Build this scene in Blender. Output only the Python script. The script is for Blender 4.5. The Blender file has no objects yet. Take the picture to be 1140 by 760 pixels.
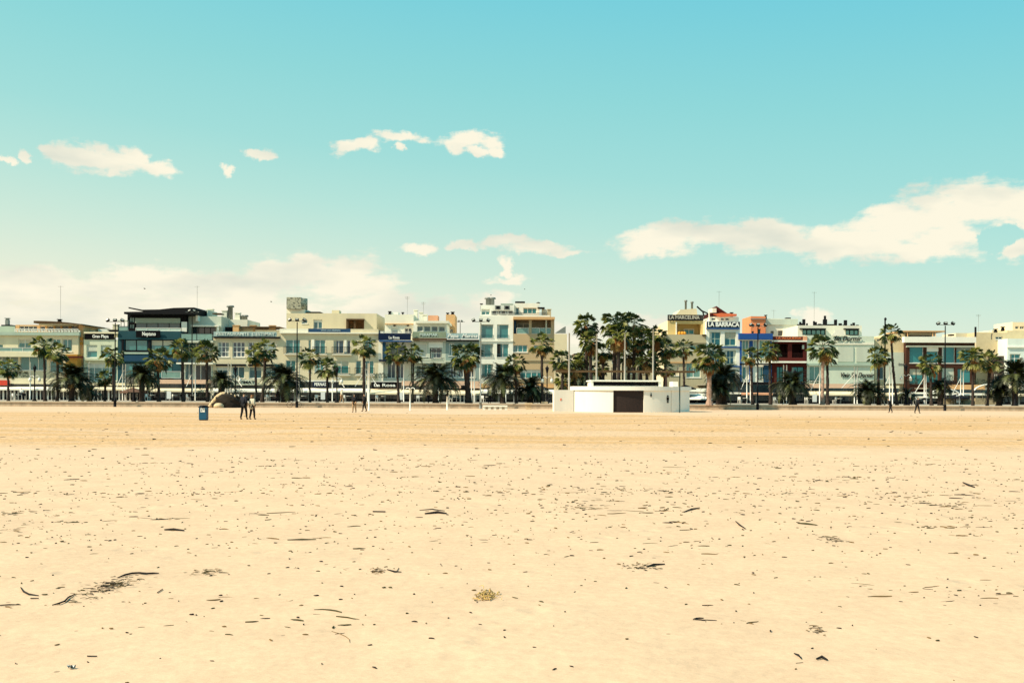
import bpy, math, random
from mathutils import Vector, Matrix
R = math.radians
rnd = random.Random(7)
sc = bpy.context.scene
COL = sc.collection

# ------------------------------------------------------------------ camera
F = 1140 * 35 / 36
TH = 0.0048
CAMZ = 1.95
cd = bpy.data.cameras.new('camera'); cam = bpy.data.objects.new('camera', cd); COL.objects.link(cam)
cd.lens = 35; cd.sensor_width = 36; cd.clip_end = 5000; cd.clip_start = 0.1
cd.shift_y = (436 - 380) / 1140
cam.location = (0, 0, CAMZ); cam.rotation_euler = (R(90), -TH, 0)
sc.camera = cam
sc.render.resolution_x = 1024; sc.render.resolution_y = 682

# ------------------------------------------------------------------ light
SUN_EL = 44; SUN_AZ = -70            # sun to the left, a little on the camera's side
sdir = Vector((math.sin(R(SUN_AZ)) * math.cos(R(SUN_EL)), -math.cos(R(SUN_AZ)) * math.cos(R(SUN_EL)), math.sin(R(SUN_EL))))
sl = bpy.data.lights.new('sun', 'SUN'); so = bpy.data.objects.new('sun', sl); COL.objects.link(so)
sl.energy = 5.0; sl.angle = R(0.5); sl.color = (1.0, 0.87, 0.66)
so.rotation_euler = sdir.to_track_quat('Z', 'Y').to_euler()
sc.view_settings.view_transform = 'Standard'; sc.view_settings.look = 'None'
sc.view_settings.exposure = 0.62; sc.view_settings.gamma = 1

W = bpy.data.worlds.new('World'); sc.world = W; W.use_nodes = True
nt = W.node_tree; N = nt.nodes; L = nt.links
for n in list(N): N.remove(n)
def node(t, **kw):
    n = N.new(t)
    for k, v in kw.items(): setattr(n, k, v)
    return n
def link(a, b): L.new(a, b)
def wm(op, a, b=None, c=None, clamp=False):
    n = node('ShaderNodeMath', operation=op); n.use_clamp = clamp
    for i, v in enumerate((a, b, c)):
        if v is None: continue
        if isinstance(v, (int, float)): n.inputs[i].default_value = v
        else: link(v, n.inputs[i])
    return n.outputs[0]
out = node('ShaderNodeOutputWorld'); bg = node('ShaderNodeBackground'); bg.inputs[1].default_value = 0.1
tc = node('ShaderNodeTexCoord'); sep = node('ShaderNodeSeparateXYZ'); link(tc.outputs['Generated'], sep.inputs[0])
X_, Y_, Z_ = sep.outputs
az = wm('ARCTAN2', X_, Y_)
el = wm('ARCSINE', Z_)
sky = node('ShaderNodeTexSky', sky_type='NISHITA'); sky.sun_disc = False
sky.sun_elevation = R(SUN_EL); sky.sun_rotation = math.atan2(sdir.x, sdir.y); sky.air_density = 1.0; sky.dust_density = 1.5
# the turquoise-to-cream air of the picture: elevation ramp warmed towards the sun's side
elw = wm('ADD', el, wm('MULTIPLY', az, 0.09))
elm = wm('MULTIPLY', wm('ADD', elw, 0.05), 1.55, clamp=True)
ramp = node('ShaderNodeValToRGB'); link(elm, ramp.inputs[0])
cr = ramp.color_ramp; cr.elements[0].position = 0.0; cr.elements[1].position = 1.0
def lin(r, g, b):
    f = lambda c: (c / 255 / 12.92) if c / 255 <= 0.04045 else ((c / 255 + 0.055) / 1.055) ** 2.4
    return (f(r), f(g), f(b), 1)
stops = [(0.0, lin(255, 243, 214)), (0.12, lin(252, 242, 213)), (0.19, lin(230, 239, 216)), (0.26, lin(208, 235, 217)), (0.34, lin(184, 230, 218)), (0.42, lin(163, 224, 218)), (0.53, lin(144, 218, 218)), (0.65, lin(124, 211, 221)), (0.78, lin(102, 203, 225)), (1.0, lin(92, 194, 224))]
cr.elements[0].color = stops[0][1]; cr.elements[1].color = stops[-1][1]
for p, c in stops[1:-1]:
    e = cr.elements.new(p); e.color = c
K = 10 / (2 ** sc.view_settings.exposure)
sc1 = node('ShaderNodeVectorMath', operation='SCALE'); link(ramp.outputs[0], sc1.inputs[0]); sc1.inputs['Scale'].default_value = K * 1.0
skymix = node('ShaderNodeMix', data_type='RGBA'); skymix.inputs[0].default_value = 0.06
link(sc1.outputs[0], skymix.inputs[6]); link(sky.outputs[0], skymix.inputs[7])
# clouds: (px, py, rx, ry, softness) as directions
clouds = [
 (72,175,34,14),(98,178,36,13),(122,181,38,12),(156,184,34,9),(146,175,16,13),(172,187,28,8),(23,178,8,7),(2,180,9,4),(52,170,16,8),
 (286,174,19,6),(276,171,10,5),(251,193,10,6),
 (383,164,18,9),(402,163,22,8),(447,155,30,6),(448,168,9,6),(520,158,28,10),(545,159,22,12),(530,168,22,5),(508,163,14,9),(552,166,11,7),
 (467,278,22,6),(560,271,44,7),(600,277,42,8),(628,281,22,5),(562,297,9,12),(565,310,26,7),(520,271,22,6),
 (730,270,56,15),(757,256,34,17),(715,280,30,9),(800,262,52,17),(850,264,56,20),(845,254,28,12),(905,268,70,18),(960,272,70,18),
 (985,252,50,20),(1010,242,52,22),(1045,234,56,30),(1085,226,58,27),(1145,228,64,30),(1048,262,50,24),(1030,278,60,13),(1138,276,22,16),(990,232,34,10),(930,280,50,12),
 (40,322,80,24),(-30,325,80,28),(110,326,70,22),(160,316,60,20),(215,318,60,20),(265,326,60,22),(310,310,46,24),(345,300,44,20),(385,303,44,26),(390,318,60,22),(430,340,50,24),(500,345,52,15),(548,338,26,18),
 (60,360,160,30),(250,355,170,30),(430,365,120,24),(905,353,24,9),(640,372,60,14),(735,362,40,12),
]
comb = node('ShaderNodeCombineXYZ'); link(az, comb.inputs[0]); link(el, comb.inputs[1])
nz = node('ShaderNodeTexNoise'); nz.inputs['Scale'].default_value = 16; nz.inputs['Detail'].default_value = 9; nz.inputs['Roughness'].default_value = 0.62
mp = node('ShaderNodeMapping'); mp.inputs['Scale'].default_value = (1.6, 5.0, 1); link(comb.outputs[0], mp.inputs[0]); link(mp.outputs[0], nz.inputs['Vector'])
wob = node('ShaderNodeTexNoise'); wob.inputs['Scale'].default_value = 26; wob.inputs['Detail'].default_value = 9; wob.inputs['Roughness'].default_value = 0.62; link(comb.outputs[0], wob.inputs['Vector'])
wv = node('ShaderNodeVectorMath', operation='SUBTRACT'); link(wob.outputs['Color'], wv.inputs[0]); wv.inputs[1].default_value = (0.5, 0.5, 0.5)
wv2 = node('ShaderNodeVectorMath', operation='MULTIPLY'); link(wv.outputs[0], wv2.inputs[0]); wv2.inputs[1].default_value = (0.060, 0.032, 0)
uvw = node('ShaderNodeVectorMath', operation='ADD'); link(comb.outputs[0], uvw.inputs[0]); link(wv2.outputs[0], uvw.inputs[1])
field = None
for (px, py, rx, ry) in clouds:
    u = (px - 570) / F; v = (436 - py) / F
    a0 = math.atan(u); e0 = math.atan(v * math.cos(a0))
    sx = F / rx / (math.cos(a0)) ** -2 ; sy = F / ry
    sx = F / (rx * math.cos(a0) ** 2); sy = F / (ry * math.cos(a0))
    s = node('ShaderNodeVectorMath', operation='SUBTRACT'); link(uvw.outputs[0], s.inputs[0]); s.inputs[1].default_value = (a0, e0, 0)
    m = node('ShaderNodeVectorMath', operation='MULTIPLY'); link(s.outputs[0], m.inputs[0]); m.inputs[1].default_value = (sx, sy, 0)
    l = node('ShaderNodeVectorMath', operation='LENGTH'); link(m.outputs[0], l.inputs[0])
    g = wm('SUBTRACT', 1.0, l.outputs['Value'])
    field = g if field is None else wm('SMOOTH_MAX', field, g, 0.22)
dens = wm('ADD', field, wm('MULTIPLY', wm('SUBTRACT', nz.outputs['Fac'], 0.5), 1.9))
hs = node('ShaderNodeVectorMath', operation='SUBTRACT'); link(uvw.outputs[0], hs.inputs[0]); ha = math.atan((1117-570)/F); hs.inputs[1].default_value = (ha, math.atan((436-262)/F*math.cos(ha)), 0)
hm = node('ShaderNodeVectorMath', operation='MULTIPLY'); link(hs.outputs[0], hm.inputs[0]); hm.inputs[1].default_value = (F/17/math.cos(ha)**2, F/11/math.cos(ha), 0)
hl = node('ShaderNodeVectorMath', operation='LENGTH'); link(hm.outputs[0], hl.inputs[0])
dens = wm('SUBTRACT', dens, wm('MULTIPLY', wm('MAXIMUM', wm('SUBTRACT', 1.6, hl.outputs['Value']), 0.0), 1.3))
mr = node('ShaderNodeMapRange', interpolation_type='SMOOTHSTEP'); link(dens, mr.inputs[0]); mr.inputs[1].default_value = -0.16; mr.inputs[2].default_value = 0.46
# a hole on the right hand cloud
cshade = node('ShaderNodeTexNoise'); cshade.inputs['Scale'].default_value = 7; cshade.inputs['Detail'].default_value = 4
mp2 = node('ShaderNodeMapping'); mp2.inputs['Scale'].default_value = (1.2, 3.5, 1); mp2.inputs['Location'].default_value = (3.3, 1.1, 0); link(comb.outputs[0], mp2.inputs[0]); link(mp2.outputs[0], cshade.inputs['Vector'])
cramp = node('ShaderNodeValToRGB'); link(cshade.outputs['Fac'], cramp.inputs[0])
cramp.color_ramp.elements[0].position = 0.30; cramp.color_ramp.elements[0].color = lin(222, 225, 210)
cramp.color_ramp.elements[1].position = 0.54; cramp.color_ramp.elements[1].color = lin(255, 248, 225)
csc = node('ShaderNodeVectorMath', operation='SCALE'); link(cramp.outputs[0], csc.inputs[0]); csc.inputs['Scale'].default_value = K
up = wm('GREATER_THAN', Y_, 0.0)
cf = wm('MULTIPLY', wm('MULTIPLY', mr.outputs[0], 0.98), up)
cmix = node('ShaderNodeMix', data_type='RGBA'); link(cf, cmix.inputs[0]); link(skymix.outputs[2], cmix.inputs[6]); link(csc.outputs[0], cmix.inputs[7])
link(cmix.outputs[2], bg.inputs[0]); link(bg.outputs[0], out.inputs[0])

# ------------------------------------------------------------------ materials
MATS = {}
def mat(name, col, rough=0.8, var=0.10, scale=1.5, metal=0.0, spec=0.3, bump=0.0, streak=False, trans=0.0):
    if name in MATS: return MATS[name]
    m = bpy.data.materials.new(name); m.use_nodes = True
    t = m.node_tree; b = t.nodes['Principled BSDF']
    b.inputs['Roughness'].default_value = rough; b.inputs['Metallic'].default_value = metal
    b.inputs['Specular IOR Level'].default_value = spec
    c = (col[0], col[1], col[2], 1)
    if var > 0:
        g = t.nodes.new('ShaderNodeNewGeometry')
        mpn = t.nodes.new('ShaderNodeMapping'); t.links.new(g.outputs['Position'], mpn.inputs[0])
        if streak: mpn.inputs['Scale'].default_value = (1.0, 1.0, 0.22)
        n = t.nodes.new('ShaderNodeTexNoise'); n.inputs['Scale'].default_value = scale; n.inputs['Detail'].default_value = 6; n.inputs['Roughness'].default_value = 0.65
        t.links.new(mpn.outputs[0], n.inputs['Vector'])
        r = t.nodes.new('ShaderNodeMapRange'); r.inputs[1].default_value = 0.3; r.inputs[2].default_value = 0.7
        r.inputs[3].default_value = 1 - var; r.inputs[4].default_value = 1 + var * 0.6
        t.links.new(n.outputs['Fac'], r.inputs[0])
        s = t.nodes.new('ShaderNodeVectorMath'); s.operation = 'SCALE'; s.inputs[0].default_value = col[:3]; t.links.new(r.outputs[0], s.inputs['Scale'])
        t.links.new(s.outputs[0], b.inputs['Base Color'])
        if bump > 0:
            bp = t.nodes.new('ShaderNodeBump'); bp.inputs['Strength'].default_value = bump; bp.inputs['Distance'].default_value = 0.05
            n2 = t.nodes.new('ShaderNodeTexNoise'); n2.inputs['Scale'].default_value = scale * 12; n2.inputs['Detail'].default_value = 4
            t.links.new(g.outputs['Position'], n2.inputs['Vector']); t.links.new(n2.outputs['Fac'], bp.inputs['Height']); t.links.new(bp.outputs[0], b.inputs['Normal'])
    else:
        b.inputs['Base Color'].default_value = c
    if trans > 0:
        tr = t.nodes.new('ShaderNodeBsdfTranslucent'); tr.inputs[0].default_value = (col[0] * 1.6, col[1] * 1.8, col[2], 1)
        mx = t.nodes.new('ShaderNodeMixShader'); mx.inputs[0].default_value = trans
        t.links.new(b.outputs[0], mx.inputs[1]); t.links.new(tr.outputs[0], mx.inputs[2])
        t.links.new(mx.outputs[0], t.nodes['Material Output'].inputs[0])
    MATS[name] = m
    return m
def wallm(name, col): return mat(name, col, 0.9, 0.09, 0.7, streak=True, spec=0.15)
CREAM = wallm('cream plaster', (0.688, 0.618, 0.427)); BEIGE = wallm('beige plaster', (0.644, 0.560, 0.379)); PALE = wallm('pale plaster', (0.759, 0.721, 0.582))
GREENISH = wallm('pale green plaster', (0.588, 0.616, 0.448)); GREYG = wallm('grey green plaster', (0.356, 0.437, 0.356)); WHITE = wallm('white plaster', (0.799, 0.778, 0.670))
TEAL = wallm('dark teal cladding', (0.020, 0.066, 0.080)); TEALB = wallm('blue teal cladding', (0.018, 0.058, 0.105)); GREYW = wallm('grey plaster', (0.517, 0.546, 0.446))
OCHRE = wallm('ochre plaster', (0.50, 0.25, 0.05)); SAND_W = wallm('tan plaster', (0.60, 0.36, 0.17)); YEL = wallm('yellow plaster', (0.58, 0.44, 0.19)); TAUPE = wallm('taupe plaster', (0.450, 0.388, 0.250))
NAVY = mat('navy panel', (0.005, 0.014, 0.040), 0.6, 0.05, spec=0.1); BLUE = mat('royal blue paint', (0.010, 0.065, 0.25), 0.7, 0.05); MIDBLUE = mat('mid blue trim', (0.02, 0.08, 0.22), 0.6, 0.05)
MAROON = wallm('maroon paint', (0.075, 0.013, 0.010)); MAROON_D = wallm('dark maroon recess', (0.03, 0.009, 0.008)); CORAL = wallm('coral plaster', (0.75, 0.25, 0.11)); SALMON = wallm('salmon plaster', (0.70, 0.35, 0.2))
BROWN = wallm('brown cladding', (0.055, 0.022, 0.013)); STONE = mat('stone wall', (0.34, 0.27, 0.16), 0.95, 0.4, 3.0, bump=0.4)
BLACK = mat('black panel', (0.005, 0.005, 0.006), 0.8, 0.0, spec=0.05); DARK = mat('dark metal', (0.008, 0.008, 0.010), 0.7, 0.05, spec=0.1); WMET = mat('white metal', (0.74, 0.72, 0.64), 0.45, 0.04)
GREYMET = mat('grey metal', (0.20, 0.21, 0.19), 0.5, 0.08); CANVAS = mat('cream canvas', (0.72, 0.62, 0.42), 0.9, 0.08); WCANVAS = mat('white canvas', (0.78, 0.74, 0.62), 0.9, 0.06)
PINKF = mat('pinkish fascia', (0.62, 0.42, 0.30), 0.85, 0.06); RED = mat('red panel', (0.55, 0.045, 0.02), 0.6, 0.05); TERRA = mat('terracotta awning', (0.60, 0.13, 0.05), 0.8, 0.12); LETTER = mat('white lettering', (0.8, 0.8, 0.74), 0.6, 0.0)
ROOFB = mat('brown roof', (0.09, 0.05, 0.02), 0.85, 0.3, 3); ROOFD = mat('roof gravel', (0.28, 0.26, 0.2), 0.95, 0.2, 2)
def glassm(name, col, rough=0.12):
    return mat(name, col, rough, 0.25, 0.8, spec=0.9)
G_CY = glassm('cyan window glass', (0.035, 0.19, 0.19)); G_DK = glassm('dark window glass', (0.006, 0.02, 0.03)); G_TL = glassm('teal window glass', (0.015, 0.10, 0.12)); G_PL = glassm('pale glass screen', (0.16, 0.30, 0.26), 0.25)  # cyan and teal bases put the reflected sky into the pane colour
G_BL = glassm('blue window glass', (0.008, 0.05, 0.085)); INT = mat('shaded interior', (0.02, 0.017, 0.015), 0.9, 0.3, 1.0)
TRUNK = mat('palm trunk bark', (0.045, 0.032, 0.026), 0.95, 0.45, 5.0, bump=0.6); LEAF = mat('fan palm leaf', (0.024, 0.046, 0.010), 0.4, 0.5, 2.5, spec=0.4, trans=0.12); LEAF_LIT = mat('sunlit yellow green leaf', (0.26, 0.26, 0.07), 0.45, 0.4, 2.5, spec=0.6, trans=0.2)
DEAD = mat('dead palm frond', (0.38, 0.26, 0.10), 0.85, 0.6, 3, trans=0.1); DEADO = mat('orange dead frond', (0.30, 0.13, 0.04), 0.85, 0.4, 3, trans=0.15); DATE = mat('date palm leaf', (0.014, 0.019, 0.007), 0.5, 0.4, 2.5, spec=0.2, trans=0.04)
SHRUB = mat('shrub leaf', (0.012, 0.022, 0.008), 0.5, 0.4, 3, trans=0.15)
CONC = mat('promenade concrete', (0.50, 0.41, 0.30), 0.9, 0.15, 1.2, bump=0.2); PAVE = mat('promenade paving', (0.40, 0.34, 0.26), 0.9, 0.12, 0.8)

# ------------------------------------------------------------------ helpers
class MB:
    def __init__(s): s.v = []; s.f = []; s.mi = []; s.sm = []
    def add(s, vs, fs, mi=0, smooth=False):
        o = len(s.v); s.v += [tuple(p) for p in vs]
        for f in fs: s.f.append([i + o for i in f]); s.mi.append(mi); s.sm.append(smooth)
        return s
    def box(s, x0, x1, y0, y1, z0, z1, mi=0):
        if x0 > x1: x0, x1 = x1, x0
        if z0 > z1: z0, z1 = z1, z0
        v = [(x0,y0,z0),(x1,y0,z0),(x1,y1,z0),(x0,y1,z0),(x0,y0,z1),(x1,y0,z1),(x1,y1,z1),(x0,y1,z1)]
        return s.add(v, [(0,3,2,1),(4,5,6,7),(0,1,5,4),(1,2,6,5),(2,3,7,6),(3,0,4,7)], mi)
    def tube(s, pts, rs, n=8, mi=0, smooth=True, cap=True):
        pts = [Vector(p) for p in pts]
        if isinstance(rs, (int, float)): rs = [rs] * len(pts)
        vs = []; fs = []
        for i, p in enumerate(pts):
            d = (pts[min(i+1, len(pts)-1)] - pts[max(i-1, 0)]).normalized()
            a = Vector((0, 0, 1)) if abs(d.z) < 0.9 else Vector((1, 0, 0))
            u = d.cross(a).normalized(); w = d.cross(u)
            for k in range(n):
                t = 2 * math.pi * k / n
                vs.append(p + (u * math.cos(t) + w * math.sin(t)) * rs[i])
        for i in range(len(pts) - 1):
            for k in range(n):
                fs.append((i*n+k, i*n+(k+1) % n, (i+1)*n+(k+1) % n, (i+1)*n+k))
        if cap: fs.append(tuple(range(n))); fs.append(tuple(range((len(pts)-1)*n, len(pts)*n))[::-1])
        return s.add(vs, fs, mi, smooth)
    def lathe(s, cx, cy, prof, n=16, mi=0, smooth=True):
        vs = []; fs = []
        for r, z in prof:
            for k in range(n):
                t = 2 * math.pi * k / n; vs.append((cx + r * math.cos(t), cy + r * math.sin(t), z))
        m = len(prof)
        for i in range(m - 1):
            for k in range(n): fs.append((i*n+k, i*n+(k+1) % n, (i+1)*n+(k+1) % n, (i+1)*n+k))
        fs.append(tuple(range(n))[::-1]); fs.append(tuple(range((m-1)*n, m*n)))
        return s.add(vs, fs, mi, smooth)
    def prism(s, pts, y0, y1, mi=0):      # polygon in (x, z), extruded along y
        n = len(pts); vs = [(x, y0, z) for x, z in pts] + [(x, y1, z) for x, z in pts]
        fs = [tuple(range(n)), tuple(range(n, 2*n))[::-1]] + [(i, n+i, n+(i+1) % n, (i+1) % n) for i in range(n)]
        return s.add(vs, fs, mi)
    def build(s, name, m, parent=None, loc=None):
        org = Vector((0, 0, 0)); p = parent
        while p is not None: org += p.location; p = p.parent
        if loc is not None: org = org + Vector(loc)
        me = bpy.data.meshes.new(name)
        me.from_pydata([(x-org.x, y-org.y, z-org.z) for x, y, z in s.v], [], s.f); me.update()
        for mm in (m if isinstance(m, (list, tuple)) else [m]): me.materials.append(mm)
        for poly, i, q in zip(me.polygons, s.mi, s.sm): poly.material_index = i; poly.use_smooth = q
        o = bpy.data.objects.new(name, me); COL.objects.link(o)
        if parent is not None: o.parent = parent
        if loc is not None: o.location = loc
        return o
def tag(o, label, cat=None, group=None, kind=None):
    if label: o['label'] = label
    if cat: o['category'] = cat
    if group: o['group'] = group
    if kind: o['kind'] = kind
    return o
def thing(name, label, cat, loc=(0, 0, 0), group=None):
    o = bpy.data.objects.new(name, None); COL.objects.link(o); o.location = loc; o.empty_display_size = 0.3
    return tag(o, label, cat, group)
CH = {}
def kids(o): return [c for c in COL.objects if c.parent == o]
def copy_tree(o, parent=None, label=None):
    c = o.copy(); COL.objects.link(c)
    if parent is not None: c.parent = parent
    for ch in kids(o):
        if ch is not c: copy_tree(ch, c)
    if label: c['label'] = label
    return c
class C_:
    """pixel grid of the photograph laid on a vertical plane at distance Y"""
    def __init__(s, Y, pc): s.Y = Y; s.pc = pc; s.k = Y / F
    def x(s, px): return (px - 570) * s.k
    def z(s, py): return CAMZ + ((s.pc - 570) * TH + (436 - py)) * s.k
def ground_xy(px, py):
    u = px - 570; v = 436 - py
    b = (u * TH + v) / F; a = (u - v * TH) / F
    Y = -CAMZ / b
    return a * Y, Y
GZ = 0.5      # level of the promenade

# ------------------------------------------------------------------ ground
def sand_material():
    m = bpy.data.materials.new('beach sand'); m.use_nodes = True; t = m.node_tree; b = t.nodes['Principled BSDF']
    b.inputs['Roughness'].default_value = 0.95; b.inputs['Specular IOR Level'].default_value = 0.1
    nd = t.nodes.new; lk = t.links.new
    g = nd('ShaderNodeNewGeometry'); sp = nd('ShaderNodeSeparateXYZ'); lk(g.outputs['Position'], sp.inputs[0])
    def ma(op, a, b_=None, c=None, clamp=False):
        n = nd('ShaderNodeMath'); n.operation = op; n.use_clamp = clamp
        for i, v in enumerate((a, b_, c)):
            if v is None: continue
            if isinstance(v, (int, float)): n.inputs[i].default_value = v
            else: lk(v, n.inputs[i])
        return n.outputs[0]
    def noise(scale, detail=5, rough=0.6, vec=(1, 1, 1), dist=0.0):
        mp_ = nd('ShaderNodeMapping'); mp_.inputs['Scale'].default_value = vec; lk(g.outputs['Position'], mp_.inputs[0])
        n = nd('ShaderNodeTexNoise'); n.inputs['Scale'].default_value = scale; n.inputs['Detail'].default_value = detail; n.inputs['Roughness'].default_value = rough
        n.inputs['Distortion'].default_value = dist
        lk(mp_.outputs[0], n.inputs['Vector']); return n.outputs['Fac']
    def sstep(x, a, b2, lo=0, hi=1):
        r = nd('ShaderNodeMapRange'); r.interpolation_type = 'SMOOTHSTEP'; lk(x, r.inputs[0])
        r.inputs[1].default_value = a; r.inputs[2].default_value = b2; r.inputs[3].default_value = lo; r.inputs[4].default_value = hi; return r.outputs[0]
    big = noise(0.05, 3, 0.5, (0.5, 1.4, 1))
    yw = ma('ADD', sp.outputs['Y'], ma('MULTIPLY', ma('SUBTRACT', big, 0.5), 26))
    band = ma('MULTIPLY', sstep(ma('ADD', yw, ma('MULTIPLY', ma('SUBTRACT', noise(1.1, 6, 0.75, (0.35, 1, 1)), 0.5), 14)), 31, 39), sstep(yw, 92, 80))          # raked, damper sand
    streaks = noise(0.13, 5, 0.65, (0.22, 1.9, 1), 1.2)
    rows = sstep(streaks, 0.44, 0.56)
    band2 = ma('MULTIPLY', band, ma('ADD', 0.5, ma('MULTIPLY', rows, 0.5)))
    pale = ma('MULTIPLY', sstep(yw, 44, 46), sstep(yw, 52, 50))
    band3 = ma('MULTIPLY', band2, ma('SUBTRACT', 1.0, ma('MULTIPLY', pale, 0.55)))
    col = nd('ShaderNodeMix'); col.data_type = 'RGBA'; lk(band3, col.inputs[0])
    col.inputs[6].default_value = (0.585, 0.402, 0.262, 1); col.inputs[7].default_value = (0.52, 0.315, 0.152, 1)
    fine = noise(9, 6, 0.7); med = noise(0.9, 5, 0.6)
    k = ma('MULTIPLY', sstep(fine, 0.25, 0.75, 0.90, 1.06), sstep(med, 0.3, 0.7, 0.95, 1.04))
    grain = noise(160, 2, 0.6)
    k2 = ma('MULTIPLY', k, sstep(grain, 0.3, 0.7, 0.93, 1.05))
    # specks of shell and weed that thin out
    vor = nd('ShaderNodeTexVoronoi'); vor.inputs['Scale'].default_value = 3.2; lk(g.outputs['Position'], vor.inputs['Vector'])
    speck = ma('LESS_THAN', vor.outputs['Distance'], 0.07)
    sel = sstep(noise(0.35, 3), 0.5, 0.6)
    spk = ma('MULTIPLY', ma('MULTIPLY', speck, sel), 0.45)
    k3 = ma('MULTIPLY', k2, ma('SUBTRACT', 1.0, spk))
    sc_ = nd('ShaderNodeVectorMath'); sc_.operation = 'SCALE'; lk(col.outputs[2], sc_.inputs[0]); lk(k3, sc_.inputs['Scale'])
    lk(sc_.outputs[0], b.inputs['Base Color'])
    foot = noise(2.6, 3, 0.6); rip = noise(30, 3, 0.6, (0.6, 1.5, 1))
    rough_amt = ma('ADD', 0.22, ma('MULTIPLY', band, 1.3))
    dv = nd('ShaderNodeTexVoronoi'); dv.inputs['Scale'].default_value = 1.7; dv.inputs['Randomness'].default_value = 1.0; lk(g.outputs['Position'], dv.inputs['Vector'])
    dim = ma('MULTIPLY', sstep(dv.outputs['Distance'], 0.05, 0.30), ma('MULTIPLY', sstep(noise(0.22, 3), 0.46, 0.60), 0.22))
    h = ma('ADD', ma('ADD', ma('MULTIPLY', foot, rough_amt), ma('MULTIPLY', rip, 0.06)), dim)
    bp = nd('ShaderNodeBump'); bp.inputs['Strength'].default_value = 0.7; bp.inputs['Distance'].default_value = 0.12; lk(h, bp.inputs['Height']); lk(bp.outputs[0], b.inputs['Normal'])
    return m
SANDM = sand_material()
def sand():
    mb = MB(); ys = [-40, -5, 3] + [6 + i * 0.7 for i in range(40)] + [35 + i * 3 for i in range(28)] + [121]
    xs = [-900, -400, -150] + [-100 + i * 2.5 for i in range(81)] + [150, 400, 900]
    r = random.Random(3)
    ph = [(r.uniform(0.05, 0.5), r.uniform(0.05, 0.6), r.uniform(0, 6.3), r.uniform(0.004, 0.014)) for _ in range(14)]
    def h(x, y):
        s = sum(a * math.sin(fx * x + fy * y + p) for fx, fy, p, a in ph)
        if 33 < y < 95: s *= 1.8
        return s * min(1, max(0, (114 - y) / 8)) * 0.9 if abs(x) < 140 else 0
    global SH
    def SH(x, y):      # height of the meshed sand under a point
        import bisect
        i = min(max(bisect.bisect_right(xs, x)-1, 0), len(xs)-2); j = min(max(bisect.bisect_right(ys, y)-1, 0), len(ys)-2)
        a = (x-xs[i])/(xs[i+1]-xs[i]); b = (y-ys[j])/(ys[j+1]-ys[j])
        return (h(xs[i], ys[j])*(1-a)+h(xs[i+1], ys[j])*a)*(1-b) + (h(xs[i], ys[j+1])*(1-a)+h(xs[i+1], ys[j+1])*a)*b
    vs = [(x, y, h(x, y)) for y in ys for x in xs]; n = len(xs)
    fs = [(j*n+i, j*n+i+1, (j+1)*n+i+1, (j+1)*n+i) for j in range(len(ys)-1) for i in range(n-1)]
    mb.add(vs, fs, 0, True)
    o = mb.build('beach_sand', SANDM); tag(o, None, None, None, 'structure')
sand()
WY = 115.5
tag(MB().box(-900, 900, WY + 0.6, 2500, 0.2, GZ).build('promenade_pavement', PAVE), None, kind='structure')
tag(MB().box(-900, 900, 134, 138.5, GZ - 0.1, GZ + 0.004).build('road', mat('asphalt', (0.05, 0.05, 0.05), 0.9, 0.15, 2)), None, kind='structure')
def sea_wall():
    w = thing('promenade_wall', 'long low concrete wall between the beach sand and the promenade', 'wall', (0, WY, 0))
    MB().box(-600, 600, WY, WY + 0.6, -0.4, GZ - 0.05).build('wall_face', mat('wall render', (0.47, 0.37, 0.26), 0.95, 0.35, 1.4, bump=0.3, streak=True), w)
    MB().box(-600, 600, WY - 0.08, WY + 0.72, GZ - 0.05, GZ + 0.10).build('coping', CONC, w)
sea_wall()

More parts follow.
